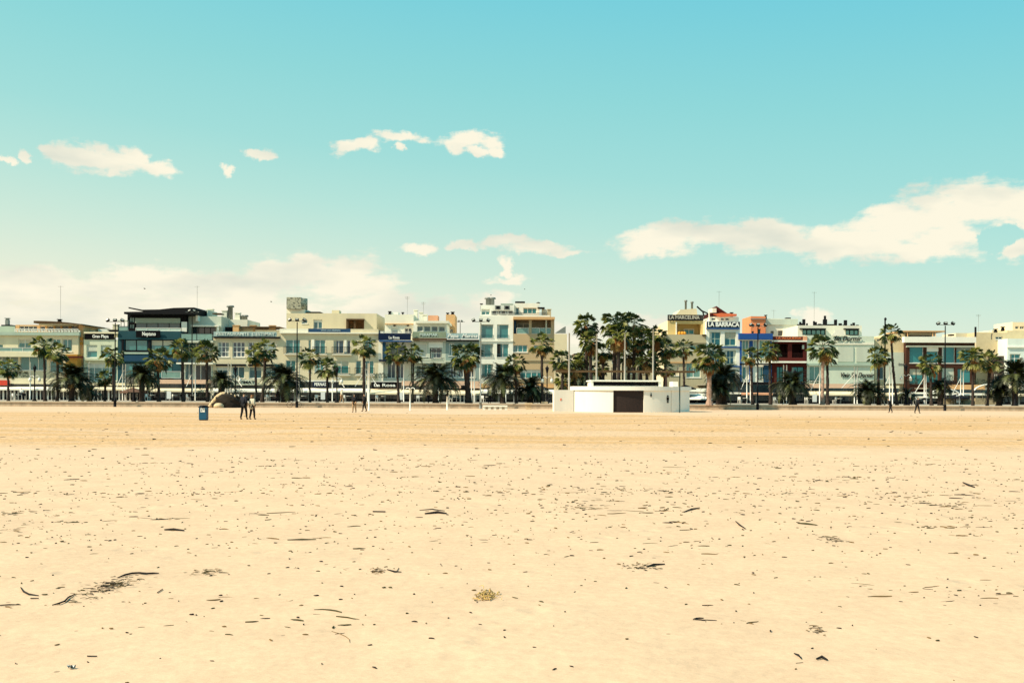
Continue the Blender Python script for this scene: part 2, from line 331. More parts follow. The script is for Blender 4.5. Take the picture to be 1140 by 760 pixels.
# ------------------------------------------------------------------ building kit
def wall_vol(root, c, x0, x1, yt, yb, Y, depth, m, holes=(), name='wall', th=0.3, roof=True, side_m=None):
    """a storey block: front slab with real openings, side and back walls, roof deck"""
    c = C_(Y, c.pc); X0, X1 = c.x(x0), c.x(x1); Z1 = c.z(yt); Z0 = GZ if yb is None else c.z(yb)
    mb = MB()
    xs = sorted({X0, X1, *[min(max(c.x(h[0]), X0), X1) for h in holes], *[min(max(c.x(h[1]), X0), X1) for h in holes]})
    zs = sorted({Z0, Z1, *[min(max(c.z(h[2]), Z0), Z1) for h in holes], *[min(max(c.z(h[3]), Z0), Z1) for h in holes]})
    def inh(i, j):
        if i < 0 or j < 0 or i >= len(xs)-1 or j >= len(zs)-1: return True
        cx = (xs[i] + xs[i+1]) / 2; cz = (zs[j] + zs[j+1]) / 2
        return any(c.x(h[0]) < cx < c.x(h[1]) and c.z(h[3]) < cz < c.z(h[2]) for h in holes)
    for i in range(len(xs)-1):
        for j in range(len(zs)-1):
            if inh(i, j): continue
            a, b, d, e = xs[i], xs[i+1], zs[j], zs[j+1]
            mb.add([(a, Y, d), (b, Y, d), (b, Y, e), (a, Y, e)], [(0, 1, 2, 3)])
            if inh(i-1, j) and i > 0: mb.add([(a, Y, d), (a, Y+th, d), (a, Y+th, e), (a, Y, e)], [(0, 1, 2, 3)])
            if inh(i+1, j) and i < len(xs)-2: mb.add([(b, Y, d), (b, Y+th, d), (b, Y+th, e), (b, Y, e)], [(0, 1, 2, 3)])
            if inh(i, j-1) and j > 0: mb.add([(a, Y, d), (b, Y, d), (b, Y+th, d), (a, Y+th, d)], [(0, 1, 2, 3)])
            if inh(i, j+1) and j < len(zs)-2: mb.add([(a, Y, e), (b, Y, e), (b, Y+th, e), (a, Y+th, e)], [(0, 1, 2, 3)])
    o = mb.build(name, m, root)
    rest = MB()
    rest.add([(X0, Y, Z0), (X0, Y+depth, Z0), (X0, Y+depth, Z1), (X0, Y, Z1)], [(0, 1, 2, 3)])
    rest.add([(X1, Y, Z0), (X1, Y+depth, Z0), (X1, Y+depth, Z1), (X1, Y, Z1)], [(0, 1, 2, 3)])
    rest.add([(X0, Y+depth, Z0), (X1, Y+depth, Z0), (X1, Y+depth, Z1), (X0, Y+depth, Z1)], [(0, 1, 2, 3)])
    rest.add([(X0, Y, Z1), (X1, Y, Z1), (X1, Y+depth, Z1), (X0, Y+depth, Z1)], [(0, 1, 2, 3)])
    rest.add([(X0, Y, Z0), (X1, Y, Z0), (X1, Y+depth, Z0), (X0, Y+depth, Z0)], [(0, 1, 2, 3)])
    rest.build('side_wall', side_m or m, root)
    return o
def window(root, c, x0, x1, y0, y1, Y, nx=2, nz=1, fm=None, gm=None, rec=0.18, fw=0.09, name='window', sill=True):
    fm = fm or WMET; gm = gm or G_CY
    c = C_(Y, c.pc); X0, X1, Z0, Z1 = c.x(x0), c.x(x1), c.z(y1), c.z(y0); yf = Y + rec
    mb = MB()
    mb.box(X0, X1, yf, yf+0.08, Z0, Z0+fw); mb.box(X0, X1, yf, yf+0.08, Z1-fw, Z1)
    mb.box(X0, X0+fw, yf+0.001, yf+0.079, Z0+fw, Z1-fw); mb.box(X1-fw, X1, yf+0.001, yf+0.079, Z0+fw, Z1-fw)
    for i in range(1, nx):
        x = X0 + (X1-X0) * i / nx; mb.box(x-fw/2, x+fw/2, yf+0.004, yf+0.07, Z0+fw, Z1-fw)
    for j in range(1, nz):
        z = Z0 + (Z1-Z0) * j / nz; mb.box(X0+fw, X1-fw, yf+0.008, yf+0.066, z-fw*0.4, z+fw*0.4)
    if sill: mb.box(X0-0.08, X1+0.08, Y-0.07, yf, Z0-0.10, Z0-0.002)
    f = mb.build(name, fm, root)
    MB().box(X0+0.02, X1-0.02, yf+0.045, yf+0.06, Z0+0.02, Z1-0.02).build('pane', gm, f)
    q = rnd.random()
    if name == 'window' and (X1-X0) > 0.8 and gm in (G_CY, G_TL, G_BL) and q < 0.62:
        bm_ = BLINDS[int(q*50) % 3]; hh = (Z1-Z0-2*fw)
        if q < 0.3: MB().box(X0+fw, X1-fw, yf+0.03, yf+0.042, Z1-fw-hh*rnd.uniform(0.15, 0.5), Z1-fw).build('blind', bm_, f)
        else:
            w_ = (X1-X0-2*fw)*rnd.uniform(0.12, 0.3); mb = MB(); mb.box(X0+fw, X0+fw+w_, yf+0.03, yf+0.042, Z0+fw, Z1-fw)
            if q > 0.45: MB().box(X1-fw-w_*0.8, X1-fw, yf+0.03, yf+0.042, Z0+fw, Z1-fw).build('curtain', bm_, f)
            mb.build('curtain', bm_, f)
    return f
BLINDS = [mat('cream blind', (0.5, 0.46, 0.34), 0.8, 0.1), mat('grey curtain', (0.25, 0.3, 0.27), 0.9, 0.2), mat('white curtain', (0.6, 0.62, 0.55), 0.9, 0.15)]
def recess(root, c, x0, x1, y0, y1, Y, d, m, name='loggia', glass=None, shade=None):
    c = C_(Y, c.pc); X0, X1, Z0, Z1 = c.x(x0), c.x(x1), c.z(y1), c.z(y0); a = Y + 0.3; b = Y + d
    mb = MB()
    mb.add([(X0,b,Z0),(X1,b,Z0),(X1,b,Z1),(X0,b,Z1)], [(0,1,2,3)])
    mb.add([(X0,a,Z0),(X0,b,Z0),(X0,b,Z1),(X0,a,Z1)], [(0,1,2,3)]); mb.add([(X1,a,Z0),(X1,b,Z0),(X1,b,Z1),(X1,a,Z1)], [(0,1,2,3)])
    mb.add([(X0,a,Z0),(X1,a,Z0),(X1,b,Z0),(X0,b,Z0)], [(0,1,2,3)]); mb.add([(X0,a,Z1),(X1,a,Z1),(X1,b,Z1),(X0,b,Z1)], [(0,1,2,3)])
    return mb.build(name, m, root)
def slab(root, c, x0, x1, y0, y1, Yf, Yb, m, name='ledge'):
    c = C_(Yf, c.pc); return MB().box(c.x(x0), c.x(x1), Yf, Yb, c.z(y1), c.z(y0)).build(name, m, root)
def rail(root, c, x0, x1, y0, y1, Y, m=None, glass=None, step=0.16, name='railing', posts=True):
    m = m or DARK; X0, X1, Z0, Z1 = c.x(x0), c.x(x1), c.z(y1), c.z(y0); mb = MB()
    mb.box(X0, X1, Y-0.03, Y+0.03, Z1-0.06, Z1); mb.box(X0, X1, Y-0.025, Y+0.025, Z0, Z0+0.05)
    n = max(2, int((X1-X0)/step)) if not glass else max(1, int((X1-X0)/1.6))
    for i in range(n+1):
        x = X0 + (X1-X0)*i/n; w = 0.014 if not glass else 0.03
        mb.box(x-w, x+w, Y-0.015, Y+0.015, Z0+0.05, Z1-0.06)
    o = mb.build(name, m, root)
    if glass: MB().box(X0+0.02, X1-0.02, Y+0.02, Y+0.035, Z0+0.06, Z1-0.08).build('glass_panel', glass, o)
    return o
def text(root, s, x0, x1, zmid, h, Y, m, name='lettering', shear=0.0, bold=0.0, ext=0.03):
    cu = bpy.data.curves.new(name, 'FONT'); cu.body = s; cu.size = h; cu.align_x = 'CENTER'; cu.align_y = 'CENTER'; cu.extrude = ext; cu.shear = shear; cu.offset = bold
    cu.resolution_u = 3; cu.materials.append(m)
    o = bpy.data.objects.new(name, cu); COL.objects.link(o)
    bpy.context.view_layer.update()
    w = o.dimensions.x or 1
    org = Vector((0, 0, 0)); p = root
    while p is not None: org += p.location; p = p.parent
    o.location = Vector(((x0+x1)/2, Y, zmid)) - org
    o.rotation_euler = (R(90), 0, 0); o.scale = ((x1-x0)/w, 1, 1)
    dg = bpy.context.evaluated_depsgraph_get(); me = bpy.data.meshes.new_from_object(o.evaluated_get(dg)); n_ = bpy.data.objects.new(name, me); COL.objects.link(n_)
    n_.location = o.location.copy(); n_.rotation_euler = o.rotation_euler.copy(); n_.scale = o.scale.copy(); n_.parent = root; bpy.data.objects.remove(o)
    return n_
def sign(root, c, x0, x1, y0, y1, Y, s, bm, lm, tx0=None, tx1=None, h=0.6, shear=0, bold=0.012, th=0.12, dy=0):
    b = MB().box(c.x(x0), c.x(x1), Y-th, Y, c.z(y1), c.z(y0)).build('sign', bm, root)
    if s:
        text(b, s, c.x(tx0 if tx0 else x0+2), c.x(tx1 if tx1 else x1-2), (c.z(y0)+c.z(y1))/2+dy, h, Y-th-0.03, lm, shear=shear, bold=bold)
    return b
def chimney(root, c, px, y0, y1, Y, w=0.45, m=None, cap=True, round_=False, name='chimney'):
    c = C_(Y, c.pc); m = m or PALE; x = c.x(px); mb = MB(); z0, z1 = c.z(y1)-0.6, c.z(y0)
    if round_: mb.lathe(x, Y, [(w/2, z0), (w/2, z1-0.25), (w*0.8, z1-0.25), (w*0.7, z1)], 10)
    else:
        mb.box(x-w/2, x+w/2, Y-w/2, Y+w/2, z0, z1-0.3)
        if cap: mb.box(x-w/2-0.06, x+w/2+0.06, Y-w/2-0.06, Y+w/2+0.06, z1-0.12, z1); mb.box(x-w/2+0.05, x+w/2-0.05, Y-w/2+0.05, Y+w/2-0.05, z1-0.3, z1-0.12)
    return mb.build(name, m, root)
def antenna(root, c, px, y0, y1, Y, els=4, m=None):
    c = C_(Y, c.pc); x = c.x(px); z0, z1 = c.z(y1)-0.6, c.z(y0); mb = MB()
    mb.tube([(x, Y, z0), (x, Y, z1)], 0.022, 5)
    for i in range(els):
        z = z1 - 0.1 - i*0.16; mb.tube([(x-0.4+0.05*i, Y, z), (x+0.4-0.05*i, Y, z)], 0.014, 4)
    return mb.build('antenna', m or GREYMET, root)
def ac_unit(root, c, px, py, Y, w=0.9, h=0.7):
    x = c.x(px); z = c.z(py); mb = MB(); mb.box(x-w/2, x+w/2, Y, Y+0.4, z, z+h); mb.lathe(x, Y+0.1, [(0.001, z), (0.001, z)], 4) if False else None
    mb.box(x-w*0.3, x+w*0.3, Y-0.02, Y, z+h*0.15, z+h*0.85, 1)
    return mb.build('air_conditioner', [GREYMET, DARK], root)
def parasol(x, y, z, r, h, m, label, grp=None):
    t = thing('parasol', label, 'parasol', (x, y, z), grp)
    MB().tube([(x, y, z), (x, y, z+h)], 0.03, 6).build('pole', GREYMET, t)
    mb = MB(); n = 8; vs = [(x, y, z+h)] + [(x+r*math.cos(k*math.tau/n), y+r*math.sin(k*math.tau/n), z+h-0.35*r) for k in range(n)] + [(x+r*math.cos(k*math.tau/n), y+r*math.sin(k*math.tau/n), z+h-0.35*r-0.15) for k in range(n)]
    mb.add(vs, [(0, 1+k, 1+(k+1) % n) for k in range(n)] + [(1+k, 1+n+k, 1+n+(k+1) % n, 1+(k+1) % n) for k in range(n)])
    mb.build('canopy', m, t); return t
def bld(name, label, x0, x1, Y):
    pc = (x0+x1)/2; c = C_(Y, pc)
    return thing(name, label, 'building', (c.x(pc), Y, GZ)), c
BY = 150.0

# ------------------------------------------------------------------ the front row of buildings, left to right
def b01():
    b, c = bld('apartment_building', 'cream building with white scalloped balustrade and curved brown roof at the left end', -60, 95, BY)
    wins = [(-45,-20,374,393),(-15,3,383,390),(20,34,377,391),(57,67,377,386),(69,80,377,391),(-50,-12,397,414),(-8,20,396,412),(22,52,396,412),(55,70,398,414)]
    wall_vol(b, c, -60, 87, 370, None, BY, 14, CREAM, wins)
    for w in wins: window(b, c, *w, BY, nx=3 if w[1]-w[0] > 20 else 2, gm=G_CY if w[2] > 380 or w[0] > 15 else G_TL)
    slab(b, c, -60, 55, 391.5, 397, BY-1.3, BY-0.003, CREAM, 'balcony_slab'); rail(b, c, -60, 55, 387, 391.5, BY-1.2, WMET, G_PL, name='balcony_railing')
    slab(b, c, -62, 88, 369.5, 373, BY-0.5, BY-0.003, GREYG, 'cornice')
    # scalloped balustrade: a row of small arches
    mb = MB(); x = c.x(17); x1 = c.x(88); z0, z1 = c.z(369.5), c.z(366.3)
    mb.box(x, x1, BY-0.35, BY-0.2, z1-0.07, z1+0.05); i = 0
    while x < x1:
        mb.box(x, x+0.1, BY-0.33, BY-0.22, z0, z1-0.07)
        mb.prism([(x+0.1, z0+0.12), (x+0.25, z0+0.3), (x+0.4, z0+0.12), (x+0.25, z0)], BY-0.32, BY-0.23); x += 0.5
    mb.build('balustrade', WMET, b)
    # set back top storey with dark glazing
    c2 = C_(BY+2.5, 17); wall_vol(b, c2, 17, 92, 361.5, 371, BY+2.5, 9, SAND_W, [(21,41,362.6,368.5),(44,50,362.6,368.5),(52,59,362.6,368.5),(61,67,362.6,368.5),(69,76,362.6,368.5),(79,86,362.6,368.5)], name='penthouse_wall')
    for w in [(21,41),(44,50),(52,59),(61,67),(69,76),(79,86)]: window(b, c2, w[0], w[1], 362.6, 368.5, BY+2.5, nx=max(1, (w[1]-w[0])//5), gm=G_DK, sill=False)
    wall_vol(b, c2, -60, 16.5, 363, 371, BY+2.5, 9, GREYG, name='penthouse_wall')
    # curved roof
    mb = MB(); n = 12; top = []; c3 = C_(BY+1, 17)
    for i in range(n+1):
        t = i/n; px = 42 + 54*t; py = 357.6 + 3.6*t**2.2; top.append((c3.x(px), c3.z(py)))
    bot = [(xx, zz - 0.35 + 0.2*(k/n)) for k, (xx, zz) in enumerate(top)][::-1]
    mb.prism(top[::-1] + bot[::-1], BY-0.4, BY+10); mb.build('curved_roof', ROOFB, b)
    slab(b, c3, 43, 90, 360, 361.6, BY+0.3, BY+9, CREAM, 'roof_beam')
    chimney(b, c, 8, 354, 363, BY+5, 0.5, GREYMET, name='flue'); slab(b, c, 1, 12, 361.5, 363.2, BY+4.5, BY+6, DARK, 'roof_hatch'); chimney(b, c, 66, 355, 358.5, BY+4, 0.5, DARK)
    antenna(b, c, 67, 318, 357, BY+4, 1)
    # ochre side wing
    wall_vol(b, C_(BY-2, 17), 73, 86, 394, None, BY-1.5, 1.4, OCHRE, name='ochre_wing')
    slab(b, c, 71, 92, 396, 398, BY-1.9, BY-1.6, MAROON, 'beam'); 
    wall_vol(b, c, 87.2, 92.5, 361, None, BY+0.6, 12, SAND_W, name='side_tower')
    for y in (375, 380): slab(b, c, 88.6, 91.6, y, y+3.2, BY+0.45, BY+0.597, OCHRE, 'shutter')
b01()
def b02():
    b, c = bld('restaurant_building', 'narrow pale green building with a black sign band lettered in white', 93, 131, BY)
    wins = [(96,108,384,398),(112,124,384,398),(96,130,404,424)]
    wall_vol(b, c, 93, 130.8, 378, None, BY, 12, GREENISH, wins)
    for w in wins[:2]:
        window(b, c, w[0], w[1], 390.5, 398, BY, nx=1, gm=G_CY); slab(b, c, w[0], w[1], 384, 390.4, BY+0.12, BY+0.25, GREYW, 'shutter')
    window(b, c, *wins[2], BY, nx=4, gm=G_CY)
    slab(b, c, 94, 131, 399, 401, BY-0.5, BY-0.003, GREENISH)
    sign(b, c, 94.5, 127, 371.3, 377.6, BY, 'Gran Playa', BLACK, LETTER, 103, 121, h=0.62)
    slab(b, c, 93, 131, 369.3, 371.2, BY-0.2, BY+1, CREAM, 'parapet')
    wall_vol(b, c, 109, 131, 366, 371.2, BY+5, 4, WHITE, name='stair_house'); 
    mb = MB(); x0, x1 = c.x(109.5), c.x(127); z = c.z(365.5)
    mb.prism([(x0, z), (x1, z), ((x0+x1)/2+0.8, z-0.35), ((x0+x1)/2-0.8, z-0.3)][::-1], BY+3, BY+5); mb.build('canopy', DARK, b)
    for p in (99, 101.5, 104): chimney(b, c, p, 368.3, 370, BY+3, 0.3, GREYW)
    chimney(b, c, 129, 361, 371, BY+5, 0.8, CREAM)
b02()
def b03():
    b, c = bld('hotel_building', 'dark teal hotel with wide glazing, black sign and a black flying roof', 131, 204, BY)
    wins = [(138.5,164,378,390.5),(167.5,194,378,395),(138.5,163,404,421),(167,182,404,421),(184,192,404,421)]
    wall_vol(b, c, 131, 201.5, 368.5, None, BY, 14, TEAL, wins)
    for w in wins: window(b, c, *w, BY, nx=1 if w[1]-w[0] < 12 else 2, fm=DARK, gm=G_CY, fw=0.12, rec=0.1)
    slab(b, c, 131, 201.5, 376.3, 377.7, BY-0.2, BY-0.003, TEAL); slab(b, c, 138, 165, 392, 394, BY-0.15, BY-0.003, GREYG); slab(b, c, 138, 201.5, 395.5, 402, BY-0.12, BY-0.003, TEALB, 'spandrel')
    slab(b, c, 135, 137.2, 378, 403, BY-0.15, BY-0.003, DARK, 'pilaster'); slab(b, c, 164.5, 167, 378, 394.5, BY-0.1, BY-0.003, DARK, 'pilaster')
    sign(b, c, 152, 178.8, 368, 375.6, BY-0.22, 'Neptuno', BLACK, LETTER, 159, 174, h=0.8)
    # glazed top storey
    c2 = C_(BY+2, 167)
    wall_vol(b, c2, 141.5, 207, 350, 369, BY+2, 11, DARK, [(150,200,353.6,366.5),(143,149,353,359),(143,149,360.5,366)], name='penthouse_wall')
    window(b, c2, 150, 200, 353.6, 366.5, BY+2, nx=4, fm=DARK, gm=G_TL, sill=False); slab(b, c2, 150, 200, 354, 359.5, BY+1.8, BY+2.05, GREYG, 'blind'); 
    window(b, c2, 143, 149, 353, 359, BY+2, nx=2, fm=DARK, gm=G_PL, sill=False); window(b, c2, 143, 149, 360.5, 366, BY+2, nx=2, fm=DARK, gm=G_PL, sill=False)
    rail(b, c, 150, 200, 364.6, 368.4, BY+0.3, WMET, mat('milky glass', (0.5, 0.6, 0.52), 0.3, 0.05), name='balcony_railing')
    slab(b, c, 201.6, 207.5, 358, 369, BY+0.5, BY+0.7, WHITE, 'wall_panel')
    # flying roof
    c3 = C_(BY+1, 167); mb = MB()
    pts = [(146,342.6),(161,345.4),(180,345.0),(196,343.2),(218.5,342.6),(220,344.2),(218.5,350.2),(141,350.2),(141,347.9),(157,347.6),(168,347.4),(146,344)]
    mb.prism([(c3.x(p), c3.z(q)) for p, q in pts][::-1], BY-0.2, BY+9); mb.build('flying_roof', DARK, b)
    slab(b, c3, 217.5, 220, 344, 357, BY+2, BY+3, WHITE, 'column')
    for p in (131.5, 135, 139.5): 
        MB().tube([(c.x(p), BY+1, c.z(369)), (c.x(p), BY+1, c.z(357.5))], 0.06, 5).build('pergola_post', GREYW, b)
    slab(b, c, 130.5, 141, 356.5, 357.8, BY+0.6, BY+1.4, GREYW, 'pergola_beam'); rail(b, c, 131, 141.5, 363, 368.5, BY+0.2, DARK, G_PL)
    antenna(b, c, 219, 318, 343, BY+8, 1)
b03()
def b04():
    b, c = bld('hotel_annex', 'grey stepped annex with green glass balconies beside the dark teal hotel', 203, 240, BY)
    Y = BY + 3
    wall_vol(b, C_(Y, 221), 203, 246, 352, None, Y, 12, GREYW, [(214,240,364,372),(203,240,374.5,392)])
    c2 = C_(Y, 221); window(b, c2, 214, 240, 364, 372, Y, nx=4, fm=DARK, gm=G_DK, sill=False); window(b, c2, 203, 240, 374.5, 392, Y, nx=5, gm=G_TL, sill=False)
    slab(b, c2, 212, 243, 361.8, 363.2, Y-1.5, Y-0.003, WHITE, 'canopy'); slab(b, c2, 241, 243, 363.3, 373, Y-1.4, Y-1.2, WHITE, 'column')
    rail(b, c, 202, 237, 371, 379, BY-0.4, DARK, G_PL, name='balcony_railing'); slab(b, c, 202, 237, 379, 381, BY-0.5, Y-0.01, GREYW, 'balcony_slab')
    wall_vol(b, c, 202, 236.6, 403.5, None, BY, 2.6, GREYW, [(206,214,405,425),(217,235,406,424)]); window(b, c, 206, 214, 405, 425, BY, nx=2, gm=G_TL); window(b, c, 217, 235, 406, 424, BY, nx=3, gm=G_DK)
    slab(b, c, 196, 236.6, 403.5, 405.2, BY-1.2, BY-0.01, WHITE, 'canopy'); rail(b, c, 183, 204, 413.5, 421, BY-1.2, WMET, G_PL, name='balcony_railing')
    wall_vol(b, C_(Y+4, 230), 238, 275, 355.5, 372, Y+4, 8, PALE, name='rear_wall')
    wall_vol(b, C_(Y+2, 230), 220, 231, 345, 353, Y+2, 5, GREYW, [(221,230,346,352)]); window(b, C_(Y+2, 230), 221, 230, 346, 352, Y+2, nx=2, gm=G_DK, fm=DARK, sill=False)
    for px, y0, w, r_ in ((234, 344, 0.9, 0), (250, 345.5, 0.8, 0), (256, 340, 0.8, 1), (264.5, 348, 0.8, 0), (270, 350.5, 0.6, 1), (273, 350.5, 0.6, 1)):
        chimney(b, c, px, y0, 360, Y+5, w, GREYMET if r_ else PALE, round_=bool(r_))
    slab(b, c, 236, 245, 348.3, 349.5, Y+2, Y+4, ROOFB, 'canopy'); MB().tube([(c.x(238), Y+3, c.z(353)), (c.x(238), Y+3, c.z(349))], 0.05, 5).build('post', WMET, b)
b04()
def b05():
    b, c = bld('restaurant_building', 'beige two storey restaurant with white gridded windows and a long lettered roof sign', 237, 311, BY)
    wins = [(242,255,380.5,397.5),(258.5,272.5,380.5,397.5),(276,290,380.5,397.5),(293,307,380.5,397.5),(241,254,408,421),(258,272,408,421),(277,291,408,421),(294,309,408,421)]
    wall_vol(b, c, 237, 311, 376, None, BY, 12, BEIGE, wins)
    for w in wins[:4]: window(b, c, *w, BY, nx=3, nz=3, gm=G_BL, fw=0.12)
    for w in wins[4:]: window(b, c, *w, BY, nx=2, nz=1, gm=G_TL); slab(b, c, w[0]-1, w[1]+1, 405.2, 407.4, BY-0.3, BY-0.003, DARK, 'awning_box')
    slab(b, c, 237.5, 311, 374.6, 376.4, BY-0.45, BY-0.003, DARK, 'sign_base')
    s = MB().box(c.x(238), c.x(308), BY-0.2, BY-0.05, c.z(374.5), c.z(369.3)).build('sign', mat('grey sign band', (0.32, 0.42, 0.40), 0.7, 0.1), b)
    text(s, "RESTAURANTE  L'ESTIMAT", c.x(241), c.x(306), c.z(372), 0.62, BY-0.25, mat('worn pale lettering', (0.6, 0.64, 0.58), 0.7, 0.15), bold=0.01)
    Y = BY+5; c2 = C_(Y, 274); wall_vol(b, c2, 243, 262, 364, 377, Y, 5, DARK, name='roof_store'); wall_vol(b, c2, 261, 281, 365, 377, Y, 5, CREAM, name='rear_wall'); wall_vol(b, c2, 284, 311, 367, 377, Y, 5, PALE, name='rear_wall')
    for p in (263, 281.5, 303): chimney(b, c2, p, 362, 372, Y+0.5 if p != 263 else Y-1, 0.9, SAND_W)
    slab(b, c2, 258, 311, 363.3, 364.6, Y-0.5, Y+4, ROOFB, 'flat_roof'); slab(b, c2, 266, 306, 366, 366.9, Y-1.2, Y-0.4, ROOFB, 'roof_beam')
b05()
def b06():
    b, c = bld('hotel_building', 'tall beige block with a square mesh tower on its roof and blue french windows', 311, 421, BY)
    r1 = [(318,334,378,393.5),(343,346,378,390),(350,362,378,394),(371,382.5,378.5,393.5),(386,390,378.5,393.5),(404,415,378,394)]
    r2 = [(318,329,401,414),(343,346,401,414),(350,362,401,414),(371,388,401,416),(396,402,401,416),(406,416,401,416)]
    wall_vol(b, c, 311, 421, 370.5, None, BY, 15, BEIGE, r1+r2)
    for i, w in enumerate(r1+r2): window(b, c, *w, BY, nx=1 if w[1]-w[0] < 7 else 2, gm=G_BL if i in (3, 4) else G_CY, rec=0.14)
    for x0, x1, y in ((316,336,386),(348,364,386),(369.5,391,386),(369.5,390,409),(395,417,409),(402,417,386)): rail(b, c, x0, x1, y, y+8, BY-0.35, DARK, name='balcony_railing', step=0.13); slab(b, c, x0, x1, y+8, y+9, BY-0.4, BY-0.003, PALE, 'balcony_slab')
    slab(b, c, 311, 421, 369.8, 371.2, BY-0.35, BY-0.003, PALE, 'cornice')
    slab(b, c, 383, 385.5, 378.5, 393.5, BY-0.06, BY-0.003, WHITE, 'shutter'); slab(b, c, 346.5, 349.6, 378, 394, BY-0.06, BY-0.003, WHITE, 'shutter')
    # parapet and navy strip
    slab(b, c, 311, 343, 366, 369.8, BY-0.1, BY+0.15, PALE, 'parapet'); slab(b, c, 390, 421, 366, 369.8, BY-0.1, BY+0.15, BEIGE, 'parapet')
    sign(b, c, 343, 390, 365.8, 369.8, BY+0.02, 'VIVA LAS ARENAS', mat('deep blue strip', (0.010, 0.05, 0.12), 0.5, 0.1), mat('faint lettering', (0.25, 0.35, 0.4), 0.6, 0), 357, 379, h=0.3)
    Y = BY+3; c2 = C_(Y, 366)
    wall_vol(b, c2, 318.5, 419, 348.7, 371, Y, 11, BEIGE, [(335.5,342,355.8,360.2),(348.5,358.5,355.5,366),(385.5,405,355,366)], name='penthouse_wall')
    window(b, c2, 335.5, 342, 355.8, 360.2, Y, nx=1, gm=G_TL); window(b, c2, 348.5, 358.5, 355.5, 366, Y, nx=2, gm=G_TL, sill=False); recess(b, c2, 385.5, 405, 355, 366, Y, 3, SAND_W, 'terrace_recess')
    slab(b, c2, 385, 405, 354.6, 356, Y-0.5, Y-0.003, ROOFB, 'pergola_beam'); slab(b, c2, 385, 387.5, 356, 366, Y-0.3, Y-0.05, ROOFB, 'pergola_post'); slab(b, c2, 393.5, 395.5, 356, 366, Y-0.3, Y-0.05, ROOFB, 'pergola_post')
    slab(b, c2, 334, 356, 347, 348.6, Y+1, Y+4, DARK, 'solar_panel'); wall_vol(b, c2, 369, 377, 345.2, 349, Y+2, 2, BEIGE, name='roof_hatch')
    # mesh tower
    wall_vol(b, c2, 318.5, 339, 344, 349, Y+0.5, 4.5, PALE, name='tower_base')
    mm = bpy.data.materials.new('perforated screen'); mm.use_nodes = True; t = mm.node_tree; bs = t.nodes['Principled BSDF']; g = t.nodes.new('ShaderNodeNewGeometry'); vo = t.nodes.new('ShaderNodeTexVoronoi'); vo.inputs['Scale'].default_value = 3.6
    r_ = t.nodes.new('ShaderNodeValToRGB'); r_.color_ramp.elements[0].color = (0.05, 0.055, 0.045, 1); r_.color_ramp.elements[1].color = (0.38, 0.36, 0.26, 1); r_.color_ramp.elements[0].position = 0.15; r_.color_ramp.elements[1].position = 0.6
    t.links.new(g.outputs['Position'], vo.inputs['Vector']); t.links.new(vo.outputs['Distance'], r_.inputs[0]); t.links.new(r_.outputs[0], bs.inputs['Base Color']); bs.inputs['Roughness'].default_value = 0.9
    mb = MB(); n = 10
    X0, X1 = c2.x(318.5), c2.x(339.5); z0, z1 = c2.z(344), c2.z(331)
    mb.box(X0, X0+2.2, Y, Y+4, z0, z1); mb.lathe(X1-1.25, Y+1.3, [(1.3, z0), (1.3, z1-0.1)], 20)
    mb.build('mesh_tower', mm, b)
b06()
def b07():
    b, c = bld('restaurant_building', 'cream building behind a navy balcony sign with small white lettering', 421, 458.5, BY)
    wall_vol(b, c, 421, 426.5, 369, None, BY, 13, PALE); 
    wins = [(431,440,402,421),(441,450,402,421),(429,452,381,397)]
    wall_vol(b, c, 426.6, 457.4, 379, None, BY+0.8, 12, PALE, wins)
    for w in wins: window(b, c, *w, BY+0.8, nx=2, gm=G_BL, fm=WMET)
    slab(b, c, 426.6, 457.4, 379, 400, BY-0.2, BY+0.79, TEALB, 'side_screen') if False else None
    slab(b, c, 425.5, 429, 381, 400, BY-0.3, BY-0.05, TEALB, 'navy_pier'); slab(b, c, 421.5, 457.5, 400.2, 402, BY-0.6, BY+0.79, NAVY, 'canopy')
    sign(b, c, 421.5, 457.6, 371.2, 378.6, BY-0.5, 'La Rosa', NAVY, LETTER, 433, 445, h=0.55, dy=-0.15); slab(b, c, 421.5, 457.6, 378.7, 380.2, BY-0.7, BY+0.79, MIDBLUE, 'ledge')
    for p in (421.8, 457): slab(b, c, p, p+1, 368, 371.2, BY-0.6, BY-0.5, NAVY, 'post')
    rail(b, c, 423, 457, 369, 371.2, BY-0.55, WMET, name='balcony_railing')
    Y = BY+3; c2 = C_(Y, 440); wall_vol(b, c2, 428, 460, 350, 380, Y, 10, PALE, [(435,443,365,371.5),(450,458,365,371.5)], name='penthouse_wall')
    window(b, c2, 435, 443, 365, 371.5, Y, nx=1, gm=G_TL); window(b, c2, 450, 458, 365, 371.5, Y, nx=2, gm=G_DK); slab(b, c2, 428, 460, 360, 361, Y-0.25, Y-0.003, SAND_W, 'ledge')
    for p in (439, 454): MB().lathe(c2.x(p), Y-0.2, [(0.05, c2.z(363.2)), (0.2, c2.z(362.6)), (0.2, c2.z(361.8))], 8).build('wall_lamp', DARK, b)
    wall_vol(b, c2, 434, 443, 347.5, 350.5, Y+3, 2, WHITE, name='roof_hatch'); chimney(b, c2, 433.5, 346.5, 350, Y+3, 0.4, DARK); chimney(b, c2, 448, 347.5, 350, Y+3, 0.3, DARK)
b07()
